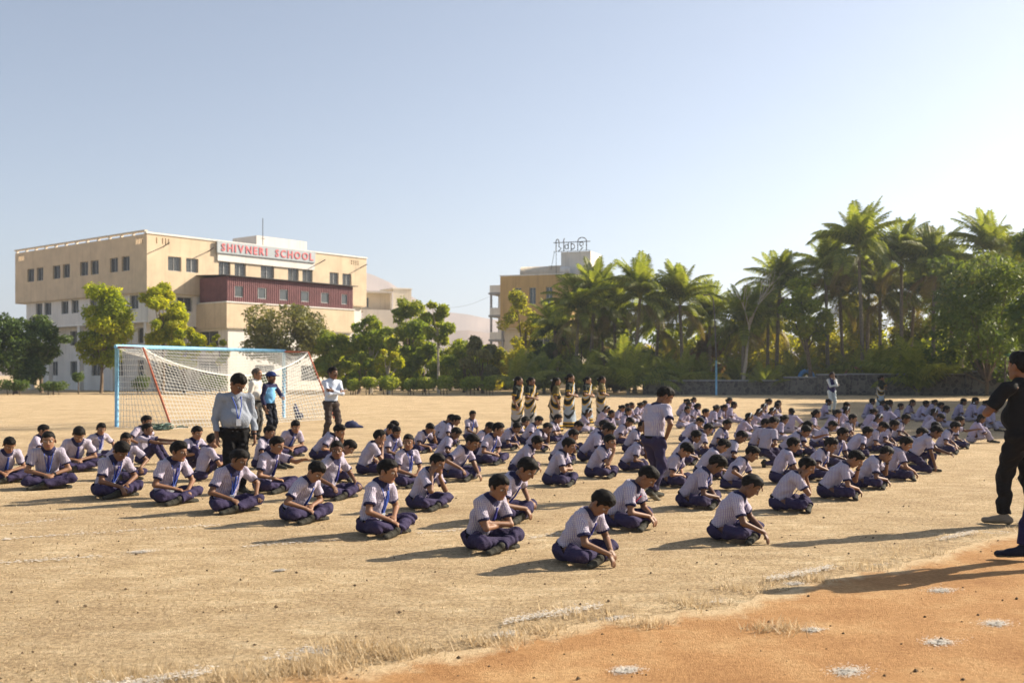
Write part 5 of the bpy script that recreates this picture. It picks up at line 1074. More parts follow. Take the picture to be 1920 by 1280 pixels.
stroke([(0.0, 0), (0.0, 1.0)]); stroke(arc(0.17, 1.0, 0.17, 0.38, 0, 180)); stroke([(0.34, 1.0), (0.34, 0.55), (0.6, 0.35), (0.3, 0.05)]); stroke([(0.85, 1.05), (0.95, 1.45)]); stroke([(0.9, 1.0), (0.9, 0.0)]); stroke(arc(1.22, 0.5, 0.2, 0.24, 0, 340)); stroke([(1.42, 1.0), (1.42, 0.2)]); stroke([(1.75, 1.0), (1.75, 0)]); stroke(arc(1.85, 0.5, 0.3, 0.3, -110, 110)); stroke([(2.5, 1.0), (2.5, 0)]); stroke(arc(2.92, 0.75, 0.22, 0.2, -60, 280)); stroke([(2.85, 0.5), (3.1, 0.35), (2.8, 0.1)]); stroke([(3.5, 1.05), (3.5, 0.0)]); stroke(arc(3.0, 1.0, 0.5, 0.45, 0, 180))
bpy.data.objects.remove(sg)
cb = empty('overhead_cable', (0, 0, 0), 0, 'faint overhead cable running from the trees to the mustard building', 'cable'); mb = MB(); p0, p1 = P(820, 575, 118), P(917, 556, 116); mb.tube([p0.lerp(p1, f / 12) - Vector((0, 0, 0.5 * math.sin(math.pi * f / 12))) for f in range(13)], 0.010, 4); mb.build('wire', M['iron'], cb)
# pale buildings right of the school
b2 = empty('annexe_building', (P(680, 700, 128).x, 128, 0), R(18), 'low white building with a shaded balcony right of the school', 'building'); z = lambda py, Y=128: P(0, py, Y).z
facade(b2, M['white'], 'x', 0, 0, 7.5, 0, z(580), [(5.6, 7.0, 5.5, 7.2)], grille=False); facade(b2, M['cream'], 'x', 1.2, 0, 3.6, z(580), z(548), [(0.4, 1.0, z(575), z(556))], grille=False); mb = MB(); mb.box(-.1, 3.7, -.2, 6, z(548), z(545)); mb.box(3.6, 3.7, 0, 6, z(580), z(548)); mb.build('roof', M['white'], b2); mb = MB(); mb.box(7.4, 7.5, 0.02, 6, 0, z(580)); mb.box(0, 7.4, 0.02, 6, z(581), z(580) - .01); mb.build('side_wall', M['white'], b2)
b3 = empty('white_tower_block', (P(737, 700, 135).x, 135, 0), R(30), 'plain white block rising behind the tall trees', 'building'); facade(b3, M['cream'], 'x', 0, 0, 2.6, 0, P(0, 541, 135).z, [(0.8, 1.6, 8.2, 9.4)], grille=False); facade(b3, M['white'], 'y', 2.6, 0, 4.2, 0, P(0, 541, 135).z, [(1.2, 2.0, 8.2, 9.4)], inward=-1, grille=False); mb = MB(); mb.box(-.1, 2.7, -.1, 4.3, P(0, 541, 135).z, P(0, 539, 135).z); mb.build('roof_slab', M['white'], b3)

# ------------------------------------------------------------------ goal
gl_, gr_ = G(219, 800), G(532, 783); gd = (gr_ - gl_); gw = gd.length; gdir = gd.normalized(); bk = Vector((gdir.y, -gdir.x, 0)); goal = empty('football_goal', gl_, math.atan2(gdir.y, gdir.x), 'sky blue football goal with a sagging white net', 'goal'); GH = 2.44
# local: x along the goal mouth, -y towards the net's back
mb = MB(); mb.tube([(0, 0, 0), (0, 0, GH)], 0.062, 10); mb.build('post', M['goalblue'], goal, True); mb = MB(); mb.tube([(gw, 0, 0), (gw, 0, GH)], 0.062, 10); mb.build('post', M['goalblue'], goal, True); mb = MB(); mb.tube([(-0.06, 0, GH), (gw + 0.06, 0, GH)], 0.062, 10); mb.build('crossbar', M['goalblue'], goal, True)
BT, BB = 1.15, 2.35
for x in (0, gw): mb = MB(); mb.tube([(x, 0, GH - .02), (x, -BT, GH - 0.05), (x, -BB, 0.02)], 0.032, 8); mb.build('net_stay', M['rustred'], goal, True)
mb = MB(); rr = 0.0078
def sag(f): return 1.0 * math.sin(math.pi * f) ** 0.75
def npt(f, g):  # f along the goal, g 0..1 from crossbar to back line to the ground
    x = gw * f; zt = GH - 0.05 - sag(f) * 0.85; yb = -BT - 0.30 * math.sin(math.pi * f)
    if g < 0.36: h = g / 0.36; return Vector((x, yb * h, GH - .03 + (zt - GH + .03) * h - 0.16 * math.sin(math.pi * h)))
    h = (g - 0.36) / 0.64; return Vector((x, yb + (-BB - yb) * h, zt * (1 - h) + 0.01 - 0.0 * h + 0.10 * math.sin(math.pi * h) * math.sin(9 * f)))
NF, NG = 58, 30
for i in range(NF + 1): mb.tube([npt(i / NF, g / NG) for g in range(NG + 1)], rr, 3, False)
for g in range(NG + 1): mb.tube([npt(i / NF, g / NG) for i in range(NF + 1)], rr, 3, False)
mb.build('net', M['net'], goal)
for x in (0, gw):
    mb = MB(); e = lambda a, h: Vector((x + 0.06 * math.sin(5 * a + 3 * h), -(BT + (BB - BT) * h) * a, (GH - .05) * (1 - h) - 0.0))
    for i in range(15): mb.tube([e(i / 14, h / 14) for h in range(15)], rr, 3, False)
    for h in range(15): mb.tube([e(i / 14, h / 14) for i in range(15)], rr, 3, False)
    mb.build('side_net', M['net'], goal)
mb = MB(); r = random.Random(4); mb.tube([npt(i / 40, 0.36) for i in range(41)], 0.016, 5); mb.build('net_cord', M['net'], goal, True)
p = G(300, 806); nb = empty('net_bundle', p, 0, 'tangled heap of green net at the foot of the red goal stay', 'net'); mb = MB()
for k in range(26): c = Vector((r.gauss(0, .22), r.gauss(0, .12), r.uniform(.03, .16))); mb.tube([c + Vector((r.gauss(0, .12), r.gauss(0, .09), r.uniform(-.03, .05))) for _ in range(5)], 0.016, 4)
mb.build('cord', M['netgreen'], nb, True)
# bags
def lump(name, parent, mat, prims, h=0.012):
    F = Field((-0.6, -0.6, -0.05), (0.6, 0.6, 0.8), h)
    for q in prims: getattr(F, q[0])(*q[1:])
    V, Q = F.surf(); V[:, 2] = np.maximum(V[:, 2], 0.003); return link(name, np_mesh(name, V, Q), mat, parent)
p = G(558, 786); bg1 = empty('school_bag', p, R(-20), 'navy school bag standing on the ground right of the goal post', 'bag'); lump('bag_body', bg1, M['navybag'], [('cone', (0.02, 0, 0.10), (-0.08, 0, 0.42), 0.15, 0.11, 0.02, (1, 0, 0), 0.6), ('ell', (0.12, 0, 0.12), (0.08, 0.13, 0.12), None, 0.03)]); mb = MB(); mb.tube([(-.12, .06, .48), (-.2, .08, .3), (-.1, .1, .08)], 0.018, 5); mb.build('strap', M['navybag'], bg1, True); mb = MB(); mb.tube([(-.10, -.04, .50), (-.12, 0, .57), (-.10, .04, .50)], 0.014, 5); mb.build('handle', M['navybag'], bg1, True)
p = G(662, 802); bg2 = empty('school_bag', p, R(10), 'slumped navy school bag lying right of the man with crossed arms', 'bag'); lump('bag_body', bg2, M['navybag'], [('ell', (-0.05, 0, 0.09), (0.20, 0.16, 0.13), None, 0.02), ('cone', (0.0, 0, 0.06), (0.27, 0.02, 0.02), 0.10, 0.04, 0.04)]); mb = MB(); mb.tube([(-.15, .05, .18), (0, .08, .22), (.15, .05, .08)], 0.016, 5); mb.build('strap', M['navybag'], bg2, True)

# ------------------------------------------------------------------ dry grass and pebbles
def blades(name, P0, hgt, wid, mat, seed, spread=0.6):
    r = np.random.default_rng(seed); n = len(P0); a = r.uniform(0, 6.283, n); ln = hgt * (0.5 + r.random(n)); tilt = spread * (0.3 + r.random(n)); d = np.stack([np.cos(a) * np.sin(tilt), np.sin(a) * np.sin(tilt), np.cos(tilt)], 1); s = np.stack([-np.sin(a), np.cos(a), 0 * a], 1) * (wid * (0.6 + 0.8 * r.random(n)))[:, None]
    q = np.stack([P0 - s, P0 + s, P0 + d * ln[:, None]], 1).reshape(-1, 3); v = np.repeat(r.random(n), 3); o = link(name, np_mesh(name, q, np.arange(3 * n).reshape(n, 3), False, np.stack([v, v, v], 1)), mat); tag(o, 'dry straw coloured grass ' + ('tufts along the edge of the dirt track' if 'tuft' in name else 'stubble over the playing field'), 'grass', kind='stuff'); return o
n = 70000; yy_ = 5.2 + 17 * rg.random(n) ** 1.5; xx_ = (rg.random(n) * 2 - 1) * yy_ * 0.53; ed = np.interp(xx_, [-9, -1.9, -1.0, 0.1, 1.36, 3.0, 5.2, 9, 25], [1.5, 5.35, 6.0, 6.75, 7.5, 8.9, 10.9, 14.5, 30]); pat = np.sin(xx_ * 1.7 + np.sin(yy_ * 1.3) * 2) + np.sin(yy_ * 2.1 + xx_) + rg.normal(size=n) * 0.9
k = (yy_ > ed - 0.05) & (pat > -0.3); blades('grass_stubble', np.stack([xx_[k], yy_[k], 0 * xx_[k]], 1), 0.022, 0.004, M['straw'], 5, 1.35)
tp = []
for px, py, cnt, rad in [(690, 1228, 260, .10), (730, 1222, 300, .11), (655, 1215, 200, .08), (540, 1258, 260, .10), (310, 1278, 260, .10), (440, 1278, 180, .08), (920, 1205, 180, .08), (1010, 1185, 150, .08), (1210, 1172, 120, .07), (1290, 1135, 200, .08), (1380, 1108, 160, .07), (1455, 1182, 160, .07), (1530, 1090, 120, .05), (1080, 1158, 150, .08), (620, 1250, 160, .09), (1620, 1065, 150, .10), (1710, 1035, 150, .1), (580, 1262, 150, .08), (240, 1278, 150, .1)]:
    c = G(px, py); q = rg.normal(size=(cnt * 2, 2)) * rad; tp.append(np.stack([c.x + q[:, 0] * 1.4, c.y + q[:, 1], 0 * q[:, 0]], 1))
xe = rg.uniform(-3, 7, 4200); xe = xe[np.sin(xe * 4.1) + np.sin(xe * 9.7 + 1) + rg.normal(size=4200) * 0.4 > 0.75]; tp.append(np.stack([xe, [edge_y(x) for x in xe] + rg.normal(size=len(xe)) * 0.12 - 0.08, 0 * xe], 1))
blades('grass_tuft', np.concatenate(tp), 0.075, 0.0035, M['straw'], 6, 1.2)
mb = MB(); r = random.Random(9); M['pebble'] = simple_mat('dark_soil_clods', (0.11, 0.075, 0.045), 0.95, 0.4, 40)
for _ in range(900):
    y = 5.0 + 14 * r.random() ** 1.6; x = r.uniform(-0.52, 0.52) * y; s = r.choice([0.004, 0.005, 0.007, 0.012]) * r.uniform(0.6, 1.3); vs = [(x + s * dx * r.uniform(.7, 1.3), y + s * dy * r.uniform(.7, 1.3), max(0, s * 0.6 + s * dz * r.uniform(.6, 1.1))) for dx, dy, dz in ((1, 0, 0), (-1, 0, 0), (0, 1, 0), (0, -1, 0), (0, 0, 1), (0, 0, -1))]
    mb.add(vs, [(0, 2, 4), (2, 1, 4), (1, 3, 4), (3, 0, 4), (2, 0, 5), (1, 2, 5), (3, 1, 5), (0, 3, 5)])
tag(mb.build('pebbles', M['pebble']), 'small dark clods and pebbles scattered over the field', 'gravel', kind='stuff')
print('env', time.time() - T0)
# ------------------------------------------------------------------ the crowd
GIRL = dict(clothes='girl', sex='girl', trousers=(0.34, 0.31, 0.38), shirt=(0.45, 0.405, 0.45), hair='braids', shw=0.138, res=0.0085)
BOY = {
 'A': dict(seed=21, L='ground', R='groundfar', lean=30, bow=48, hair='thick'),
 'B': dict(seed=22, L='lap', R='lap', lean=18, bow=4, yaw=-8, lanyard=1, extra=('watchL',)),
 'C': dict(seed=23, L='shin', R='lap', lean=20, bow=8, yaw=14, lanyard=1, hair='thick'),
 'D': dict(seed=24, L='lap', R='shin', lean=28, bow=34, bluetie=1),
 'E': dict(seed=25, L='knee', R='shin', lean=22, bow=22, yaw=22, lanyard=1, bluetie=1),
 'F': dict(seed=26, L='lap', R='shin', lean=14, bow=12, yaw=12, bluetie=1, lanyard=1),
 'G': dict(seed=27, L='shin', R='ground', lean=28, bow=40, lanyard=1, hair='thick'),
 'H': dict(seed=28, L='knee', R='knee', lean=16, bow=14, yaw=8, lanyard=1),
 'I': dict(seed=29, L='chin', R='cheek', lean=26, bow=20),
 'J': dict(seed=30, L='knee', R='knee', lean=14, bow=5, yaw=-45),
 'K': dict(seed=31, L='fold', R='fold', lean=22, bow=20),
 'Lc': dict(seed=32, L='lap', R='chin', lean=22, bow=12),
 'M': dict(seed=33, L='ground', R='ground', lean=34, bow=46, extra=('paper',)),
 'N': dict(seed=34, L='knee', R='ground', lean=36, bow=38),
 'O': dict(seed=35, L='brow', R='ground', lean=34, bow=44, extra=('watchL',)),
 'Pp': dict(seed=36, L='cheek', R='lap', lean=32, bow=26),
 'Q': dict(seed=37, mode='knees', L='hug', R='hug', lean=14, bow=18),
 'Rr': dict(seed=38, mode='knees', L='point', R='point', lean=8, bow=2, lean2=6),
 'S': dict(seed=39, L='lap', R='lap', lean=8, bow=0, yaw=-50, lanyard=1),
 'T': dict(seed=40, L='groundfar', R='knee', lean=32, bow=30),
 'U': dict(seed=41, L='lap', R='lap', lean=30, bow=44, yaw=-10),
 'V': dict(seed=42, mode='kneel', lean=34, lean2=46, bow=34, L=('x', (0.62, 0.02, 0.38)), R=('x', (0.38, -0.16, 0.10))),
 'W': dict(seed=43, mode='kneel', lean=14, lean2=24, bow=38, L='clasp', R='clasp'),
 'X': dict(seed=44, shorts=1, mode='cross', L='knee', R='lap', lean=22, bow=22, hair='thick'),
 'Y': dict(seed=45, L='point', R='lap', lean=16, bow=14),
 'Z': dict(seed=46, L='cheek', R='cheek', lean=30, bow=28, yaw=-12),
}
GIRLS = {
 'a': dict(seed=61, L='lap', R='cheek', lean=22, bow=18, headband=1), 'b': dict(seed=62, L='lap', R='lap', lean=16, bow=10, ribbon=1), 'c': dict(seed=63, L='shin', R='lap', lean=28, bow=30, hair='bun'),
 'd': dict(seed=64, mode='side', L='knee', R='lap', lean=20, bow=14), 'e': dict(seed=65, L='knee', R='knee', lean=10, bow=4, yaw=20, hair='bun', ribbon=1), 'f': dict(seed=66, mode='knees', L='hug', R='hug', lean=18, bow=24), 'g': dict(seed=67, L='chin', R='lap', lean=26, bow=20, hair='bun'),
}
POSE = {'A': 'bent low over his hands', 'B': 'upright wearing an identity card', 'C': 'gazing ahead, hands at shins', 'D': 'looking down, wrists crossed', 'E': 'glancing aside, hand on knee', 'F': 'looking ahead, hands clasped', 'G': 'leaning to touch the ground', 'H': 'resting hands on knees', 'I': 'holding hands to his face', 'J': 'staring at the photographer', 'K': 'hugging his folded arms', 'Lc': 'with hand under chin', 'M': 'with red paper at chest', 'N': 'stretching an arm down', 'O': 'shading his brow', 'Pp': 'propping cheek on hand', 'Q': 'hugging raised knees', 'Rr': 'pointing with both arms', 'S': 'upright, facing the photographer', 'T': 'reaching far forward', 'U': 'bowed, hands in lap', 'V': 'kneeling, one arm stretched out', 'W': 'kneeling, looking down', 'X': 'in shorts, hand on knee', 'Y': 'holding one arm out', 'Z': 'with both hands at cheeks', 'a': 'with white headband', 'b': 'with ribboned braids', 'c': 'bent forward, hair tied', 'd': 'with legs stretched out', 'e': 'upright with white hair tie', 'f': 'hugging raised knees', 'g': 'with chin in hand'}
ORD = ['leftmost', 'second from left', 'third from left', 'fourth from left', 'fifth from left', 'sixth from left', 'seventh from left', 'eighth from left', 'ninth from left', 'tenth from left', 'eleventh from left', 'twelfth from left', 'thirteenth from left', 'fourteenth from left', 'fifteenth from left', 'sixteenth from left', 'seventeenth from left', 'eighteenth from left', 'nineteenth from left', 'twentieth from left', 'twenty-first from left', 'twenty-second from left']
# base x, base y (visible bottom of the hips), head x, head top, pose, facing in degrees (0 = picture right, negative = to the camera)
ROWS = [
 ('in front row', [(4, 906, 23, 822, 'D', -50), (88, 916, 105, 811, 'B', -58), (196, 933, 227, 832, 'G', -38), (308, 945, 324, 830, 'C', -35), (420, 960, 444, 845, 'E', -40), (548, 979, 577, 870, 'D', -38), (694, 1004, 719, 865, 'F', -28), (894, 1032, 922, 892, 'K', -38), (1064, 1056, 1108, 925, 'A', -36)]),
 ('in second row', [(60, 872, 100, 822, 'Q', 10), (136, 885, 157, 803, 'U', -50), (234, 900, 242, 813, 'H', -62), (376, 904, 396, 825, 'Q', 35), (494, 924, 508, 821, 'Y', -30), (613, 936, 618, 829, 'J', -35), (782, 956, 810, 853, 'I', -30), (922, 978, 955, 862, 'N', -30), (1145, 992, 1196, 880, 'M', -22), (1350, 1015, 1403, 903, 'A', -30)]),
 ('in third row', [(178, 864, 195, 795, 'H', -40), (266, 872, 264, 801, 'Rr', -10), (354, 882, 362, 801, 'Q', -30), (486, 880, 497, 801, 'Q', -25), (604, 906, 638, 832, 'U', 20), (680, 892, 695, 809, 'Lc', 5), (757, 914, 763, 817, 'S', -40), (843, 902, 862, 817, 'T', -25), (966, 890, 995, 820, 'N', -20), (1032, 912, 1050, 824, 'K', -22), (1110, 897, 1122, 817, 'Lc', -25), (1172, 885, 1191, 815, 'Pp', -15), (1246, 914, 1262, 840, 'U', -20), (1286, 953, 1324, 859, 'G', -22), (1458, 960, 1503, 866, 'Z', -18)]),
 ('of three near the goal', [(256, 852, 273, 781, 'H', -20), (533, 857, 534, 790, 'D', -50), (594, 864, 621, 798, 'Pp', -10)]),
 ('before the saris', [(705, 856, 713, 804, 'U', -20), (712, 848, 722, 794, 'D', -15), (721, 868, 732, 806, 'G', -30), (780, 850, 798, 803, 'O', -30), (812, 834, 824, 781, 'U', -10), (826, 838, 848, 781, 'D', 0), (822, 870, 847, 806, 'D', -5), (878, 826, 882, 779, 'F', -35), (889, 855, 899, 796, 'U', -15), (905, 872, 916, 795, 'B', -32), (936, 845, 944, 794, 'N', -25), (953, 832, 960, 783, 'T', -20), (984, 834, 997, 788, 'D', -10), (992, 848, 1003, 805, 'O', -15), (1026, 832, 1037, 783, 'K', -25), (1040, 872, 1059, 816, 'Pp', -15), (1056, 849, 1070, 796, 'D', -25), (1095, 867, 1113, 796, 'N', -15)]),
 ('around standing boy', [(1154, 836, 1169, 789, 'U', -20), (1176, 850, 1193, 798, 'G', -15), (1104, 848, 1108, 790, 'D', -10), (1268, 872, 1273, 815, 'N', -20), (1282, 832, 1298, 797, 'U', 10), (1298, 858, 1318, 803, 'D', 0), (1310, 818, 1312, 781, 'F', -35), (1312, 899, 1328, 829, 'G', -15), (1340, 848, 1346, 792, 'C', -30), (1354, 880, 1371, 817, 'D', -10), (1364, 922, 1395, 842, 'T', -20)]),
 ('in right block', [(1411, 847, 1421, 793, 'X', -10), (1432, 878, 1449, 799, 'W', 20), (1468, 857, 1477, 800, 'N', -15), (1492, 857, 1500, 804, 'Y', -10), (1455, 908, 1478, 824, 'K', -10), (1517, 902, 1527, 827, 'D', -30), (1547, 937, 1583, 850, 'O', -10), (1526, 842, 1535, 795, 'N', -20), (1577, 832, 1581, 787, 'Lc', -30), (1556, 877, 1570, 809, 'C', -50), (1590, 860, 1598, 805, 'Pp', -5), (1609, 917, 1633, 842, 'O', -20), (1662, 902, 1682, 835, 'G', -15), (1624, 850, 1636, 805, 'U', -20), (1648, 847, 1657, 801, 'X', -25), (1676, 832, 1685, 795, 'X', -25), (1692, 870, 1707, 808, 'D', -20), (1711, 888, 1736, 805, 'V', -12), (1722, 850, 1722, 803, 'U', -20), (1733, 820, 1734, 789, 'U', -20), (1760, 852, 1765, 805, 'X', -25), (1779, 842, 1788, 795, 'Y', -18)]),
]
GROWS = [
 ('beside the saris', [(1087, 813, 1093, 772, 'a', -25), (1121, 802, 1126, 764, 'a', -10), (1135, 819, 1138, 775, 'b', -40), (1150, 798, 1154, 761, 'c', -20), (1163, 796, 1164, 759, 'b', -40), (1176, 796, 1176, 760, 'e', -30), (1165, 812, 1167, 773, 'b', -30), (1187, 790, 1187, 757, 'c', -20), (1200, 788, 1198, 753, 'e', -30)]),
 ('beyond standing boy', [(1273, 781, 1277, 749, 'c', -10), (1295, 779, 1296, 752, 'e', -35), (1281, 792, 1281, 761, 'b', -30), (1275, 804, 1277, 771, 'b', -40), (1299, 797, 1303, 766, 'e', -40), (1326, 804, 1331, 761, 'c', 10), (1342, 797, 1340, 760, 'g', -20), (1360, 786, 1359, 746, 'e', -20), (1361, 795, 1362, 754, 'd', -10)]),
 ('left of shade', [(1384, 826, 1391, 777, 'a', -15), (1405, 811, 1411, 774, 'a', -10), (1417, 797, 1421, 760, 'a', -15), (1425, 784, 1429, 749, 'c', -10), (1430, 808, 1428, 772, 'a', 0), (1443, 794, 1441, 760, 'b', -20), (1448, 786, 1448, 753, 'g', -15), (1450, 830, 1452, 784, 'c', -10), (1480, 814, 1481, 777, 'e', 60)]),
 ('before waistcoat wearer', [(1541, 788, 1549, 749, 'b', -10), (1571, 801, 1581, 755, 'd', -12), (1550, 813, 1551, 772, 'g', -20), (1570, 806, 1574, 769, 'a', -10), (1520, 820, 1530, 778, 'e', -20)]),
 ('near lone woman', [(1622, 787, 1632, 748, 'b', -5), (1640, 787, 1646, 752, 'c', -5), (1652, 785, 1657, 751, 'c', -5), (1658, 789, 1665, 759, 'g', 10), (1658, 803, 1667, 765, 'e', 60), (1676, 797, 1680, 762, 'b', -20), (1622, 809, 1633, 776, 'c', 10), (1626, 828, 1639, 782, 'a', -10), (1697, 789, 1699, 750, 'd', -35), (1720, 792, 1727, 752, 'b', -20), (1738, 782, 1742, 752, 'c', -15), (1748, 790, 1752, 760, 'g', -15), (1758, 804, 1765, 766, 'd', -15), (1733, 812, 1740, 780, 'a', -15)]),
 ('beside man in black', [(1791, 789, 1796, 748, 'd', -15), (1815, 792, 1822, 746, 'b', -5), (1832, 788, 1835, 752, 'c', -10), (1850, 804, 1844, 766, 'd', -15), (1839, 810, 1835, 774, 'f', -15), (1821, 832, 1828, 793, 'f', -12)]),
]
TONES = [(1.0, 1.0, 1.0), (0.78, 0.74, 0.72), (0.62, 0.57, 0.55), (0.88, 0.85, 0.82), (1.12, 1.10, 1.06), (0.70, 0.66, 0.62), (0.95, 0.9, 0.86)]
protos = {}
uses = {}
def get_person(key, spec):
    """first uses get meshes of their own (the pose a little different each time), later ones are copies"""
    n = uses.get(key, 0); uses[key] = n + 1; most = 3 if key in ('D', 'U', 'G', 'N') else 2
    v = n % most; k = (key, v)
    if k not in protos:
        sp = dict(spec)
        if v:
            r = random.Random(str(k)); sp['seed'] = spec['seed'] + 200 * v; sp['lean'] = spec.get('lean', 24) + r.uniform(-7, 6); sp['bow'] = spec.get('bow', 35) + r.uniform(-16, 10); sp['yaw'] = spec.get('yaw', 0) + r.uniform(-30, 30); sp['roll'] = r.uniform(-12, 12); sp['side_lean'] = r.uniform(-7, 7); sp['twist'] = r.uniform(-14, 14)
            if sp.get('sex', 'boy') == 'boy': sp['hair'] = r.choice(['short', 'thick']); sp['kw'] = r.uniform(0.23, 0.30)
        protos[k] = make_person(sp); return protos[k]
    return copy_tree(protos[k])
def place(o, bx, by, hx, htop, facing, rr, scale=None, lim=(0.84, 1.14)):
    p = G(bx, by - 5 * (by - HOR) / 300.0); s = FPX / p.y; H = (by - htop) / s
    k = scale if scale else min(max(H / o['top'], lim[0]), lim[1])
    o.location = p; o.rotation_euler = (0, 0, R(facing + rr.uniform(-5, 5))); o.scale = (k * rr.uniform(1.05, 1.12), k * rr.uniform(1.05, 1.12), k)
    return k
def paint(o, rr, tone=None):
    t = tone or rr.choice(TONES); v = rr.uniform(0.93, 1.06); sh = rr.uniform(0.90, 1.05)
    for c in o.children:
        if c.name.startswith('body'): c.color = (t[0] * v, t[1] * v, t[2] * v, 1)
        elif c.name.startswith(('shirt', 'trousers', 'salwar')): c.color = (sh, sh * rr.uniform(0.97, 1.0), sh, 1)
rr = random.Random(77)
for where, lst in ROWS:
    order = sorted(range(len(lst)), key=lambda i: lst[i][2])
    for rank, i in enumerate(order):
        bx, by, hx, ht, ps, fc = lst[i]; o = get_person(ps, BOY[ps]); place(o, bx, by, hx, ht, fc, rr); paint(o, rr)
        tag(o, 'schoolboy %s, %s %s' % (POSE[ps], ORD[rank], where), 'boy', 'schoolboys seated on the field')
for where, lst in GROWS:
    order = sorted(range(len(lst)), key=lambda i: lst[i][2])
    for rank, i in enumerate(order):
        bx, by, hx, ht, ps, fc = lst[i]; sp = dict(GIRL); sp.update(GIRLS[ps]); o = get_person('g' + ps, sp); place(o, bx, by, hx, ht, fc, rr, lim=(0.82, 1.12)); paint(o, rr)
        tag(o, 'schoolgirl %s, %s %s' % (POSE[ps], ORD[rank], where), 'girl', 'schoolgirls seated on the field')
# ---- standing people
def stand(spec, bx, by, top, facing, label, cat, tone=None, group=None, k=None):
    o = make_person(spec); p = G(bx, by); s = FPX / p.y; kk = k or (by - top) / s / o['top']; o.location = p; o.rotation_euler = (0, 0, R(facing)); wd = 1.14 if spec.get('clothes') == 'sari' else 1.10 if spec.get('clothes', 'uniform') == 'uniform' else 1.05; o.scale = (kk * wd, kk * wd, kk); paint(o, random.Random(int(bx)), tone); tag(o, label, cat, group)
    for c in o.children: c.color = c.color if c.name.startswith(('body', 'hair')) else (1, 1, 1, 1)
    return o
ADULT = dict(mode='stand', lean=2, lean2=3, neck=10, bow=2, sleeve=1.95, clothes='shirt', shw=0.165)
stand(dict(ADULT, seed=81, neck=26, bow=40, yaw=28, fat=1.24, shw=0.172, shirt=(0.25, 0.28, 0.33), trousers=BLACK, L='hang', R='hang', lanyard=1, moustache=1, extra=('glasses', 'buckle', 'watchL')), 440, 926, 703, -62, 'heavy man in a grey blue shirt looking down, with glasses and identity card', 'man', (0.85, 0.8, 0.76))
stand(dict(ADULT, seed=82, fat=1.16, hair='bald', shirt=(0.60, 0.57, 0.52), trousers=(0.055, 0.055, 0.055), L='clasp', R='hang'), 478, 824, 690, -12, 'balding man in a cream shirt beside the goal net', 'man', (1.05, 1.0, 0.95))
stand(dict(ADULT, seed=83, clothes='sport', shirt=(0.17, 0.42, 0.70), trousers=(0.012, 0.015, 0.025), beard=1, L=('x', (0.26, 0.14, 0.98)), R='hang', extra=('cap',)), 505, 826, 697, -25, 'bearded man in a light blue sports top and navy cap', 'man', (0.9, 0.85, 0.8))
stand(dict(ADULT, seed=84, shirt=(0.52, 0.58, 0.68), trousers=(0.055, 0.042, 0.038), L='crossed', R='crossed', moustache=1, yaw=18, step={1: (0.05, 0.13, 0.085), -1: (-0.05, -0.12, 0.085)}), 621, 828, 688, -48, 'man in a pale blue shirt standing with crossed arms right of the goal', 'man', (0.68, 0.62, 0.58))
SARI = dict(mode='stand', lean=1, lean2=3, neck=8, bow=0, clothes='sari', sleeve=0.8, shw=0.148, shirt=(0.020, 0.028, 0.022), sex='woman', L='clasp', R='clasp', hair='bun', res=0.008)
for i, (bx, by, top, fc, hair, lb, rn, arms_) in enumerate([(970, 812, 706, -22, 'long', 'first woman in a striped sari, leftmost of the group', 1, ('hang', 'hang')), (994, 806, 707, -30, 'bun', 'second woman in a sari, close beside the leftmost', 0, ('clasp', 'clasp')), (1041, 808, 707, 8, 'long', 'long haired woman in a sari seen from behind, third of the group', 1, ('hang', 'hang')), (1067, 802, 701, -18, 'bun', 'tallest woman in a striped sari, fourth of the group', 0, ('clasp', 'clasp')), (1100, 794, 706, -25, 'bun', 'pale faced woman in a grey blue sari, fifth of the group', 0, ('clasp', 'clasp')), (1127, 792, 705, -5, 'bun', 'woman in an olive blouse and sari, rightmost of the group', 1, ('hang', 'clasp'))]):
    stand(dict(SARI, seed=90 + i, hair=hair, ribbon=rn, L=arms_[0], R=arms_[1], shirt=(0.09, 0.075, 0.03) if i in (2, 5) else (0.020, 0.026, 0.022), sari=(0.30, 0.36, 0.42) if i in (3, 4) else (0.36, 0.34, 0.32)), bx, by, top, fc, lb, 'woman', None if i != 4 else (1.35, 1.4, 1.4), 'women in striped saris')
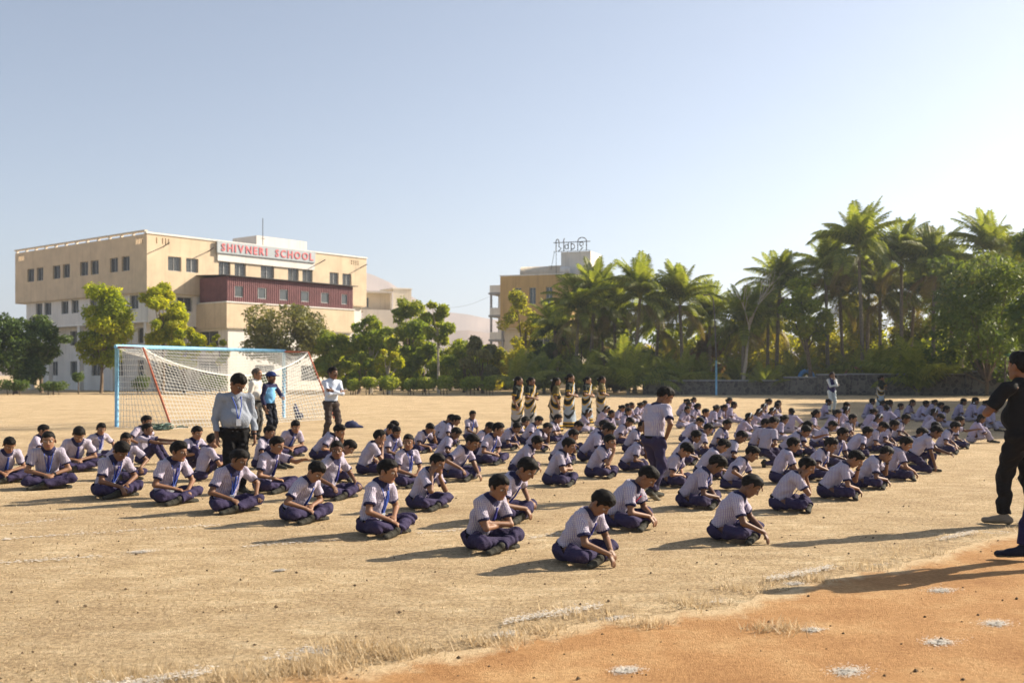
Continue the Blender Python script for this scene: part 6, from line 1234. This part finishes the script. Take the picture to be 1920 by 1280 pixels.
stand(dict(SARI, seed=97, L='clasp', R='chin', sari=(0.34, 0.40, 0.46)), 1651, 768, 703, -8, 'lone woman in a striped sari in the shade by the stone wall', 'woman')
stand(dict(ADULT, seed=98, clothes='vest', shirt=(0.58, 0.60, 0.60), trousers=(0.50, 0.56, 0.58), tail=0.10, hair='bun', L='chin', R='crossed', shw=0.15), 1559, 772, 697, -75, 'person in a navy waistcoat and pale clothes with a hand at the chin', 'person', (0.7, 0.65, 0.6))
stand(dict(seed=99, mode='stand', lean=5, lean2=16, neck=34, bow=34, yaw=-30, L='hang', R='hip', fat=1.02, step={1: (0.12, 0.10, 0.085), -1: (-0.16, -0.09, 0.14)}, foot={-1: (0.85, 0, -0.55)}), 1226, 936, 727, 38, 'standing schoolboy walking away between the seated rows, back turned', 'boy', (0.8, 0.75, 0.7))
stand(dict(ADULT, seed=100, clothes='tee', sleeve=0.8, shw=0.18, fat=1.10, shirt=(0.010, 0.010, 0.011), trousers=(0.010, 0.009, 0.009), tail=0.12, shoe=(0.22, 0.18, 0.13), L=('x', (0.02, 0.17, 1.20), (0.35, 1.0, 0.25), (-0.1, -0.7, 0.5), (-0.6, -0.4, -0.6), 0.4), R='hang', step={1: (0.10, 0.12, 0.085), -1: (-0.05, -0.11, 0.085)}, neck=6, bow=-4, extra=('watchL',)), 1920, 986, 668, 115, 'man in black t shirt and trousers with a hand on his shoulder', 'man', (0.85, 0.78, 0.72), k=1.185)
stand(dict(ADULT, seed=101, clothes='shirt', sleeve=1.95, shirt=(0.02, 0.024, 0.06), trousers=(0.018, 0.016, 0.055), lanyard=1, L='hang', R='hang', step={1: (-0.22, 0.09, 0.10), -1: (0.22, -0.09, 0.085)}, shoe=(0.015, 0.016, 0.03)), 1984, 1056, 672, 175, 'person in navy clothes walking in at the picture edge', 'person', (0.8, 0.75, 0.7), k=1.10)
print('crowd', time.time() - T0, 'tris', sum(len(m.polygons) for m in bpy.data.meshes) * 2, 'objs', len(bpy.data.objects))
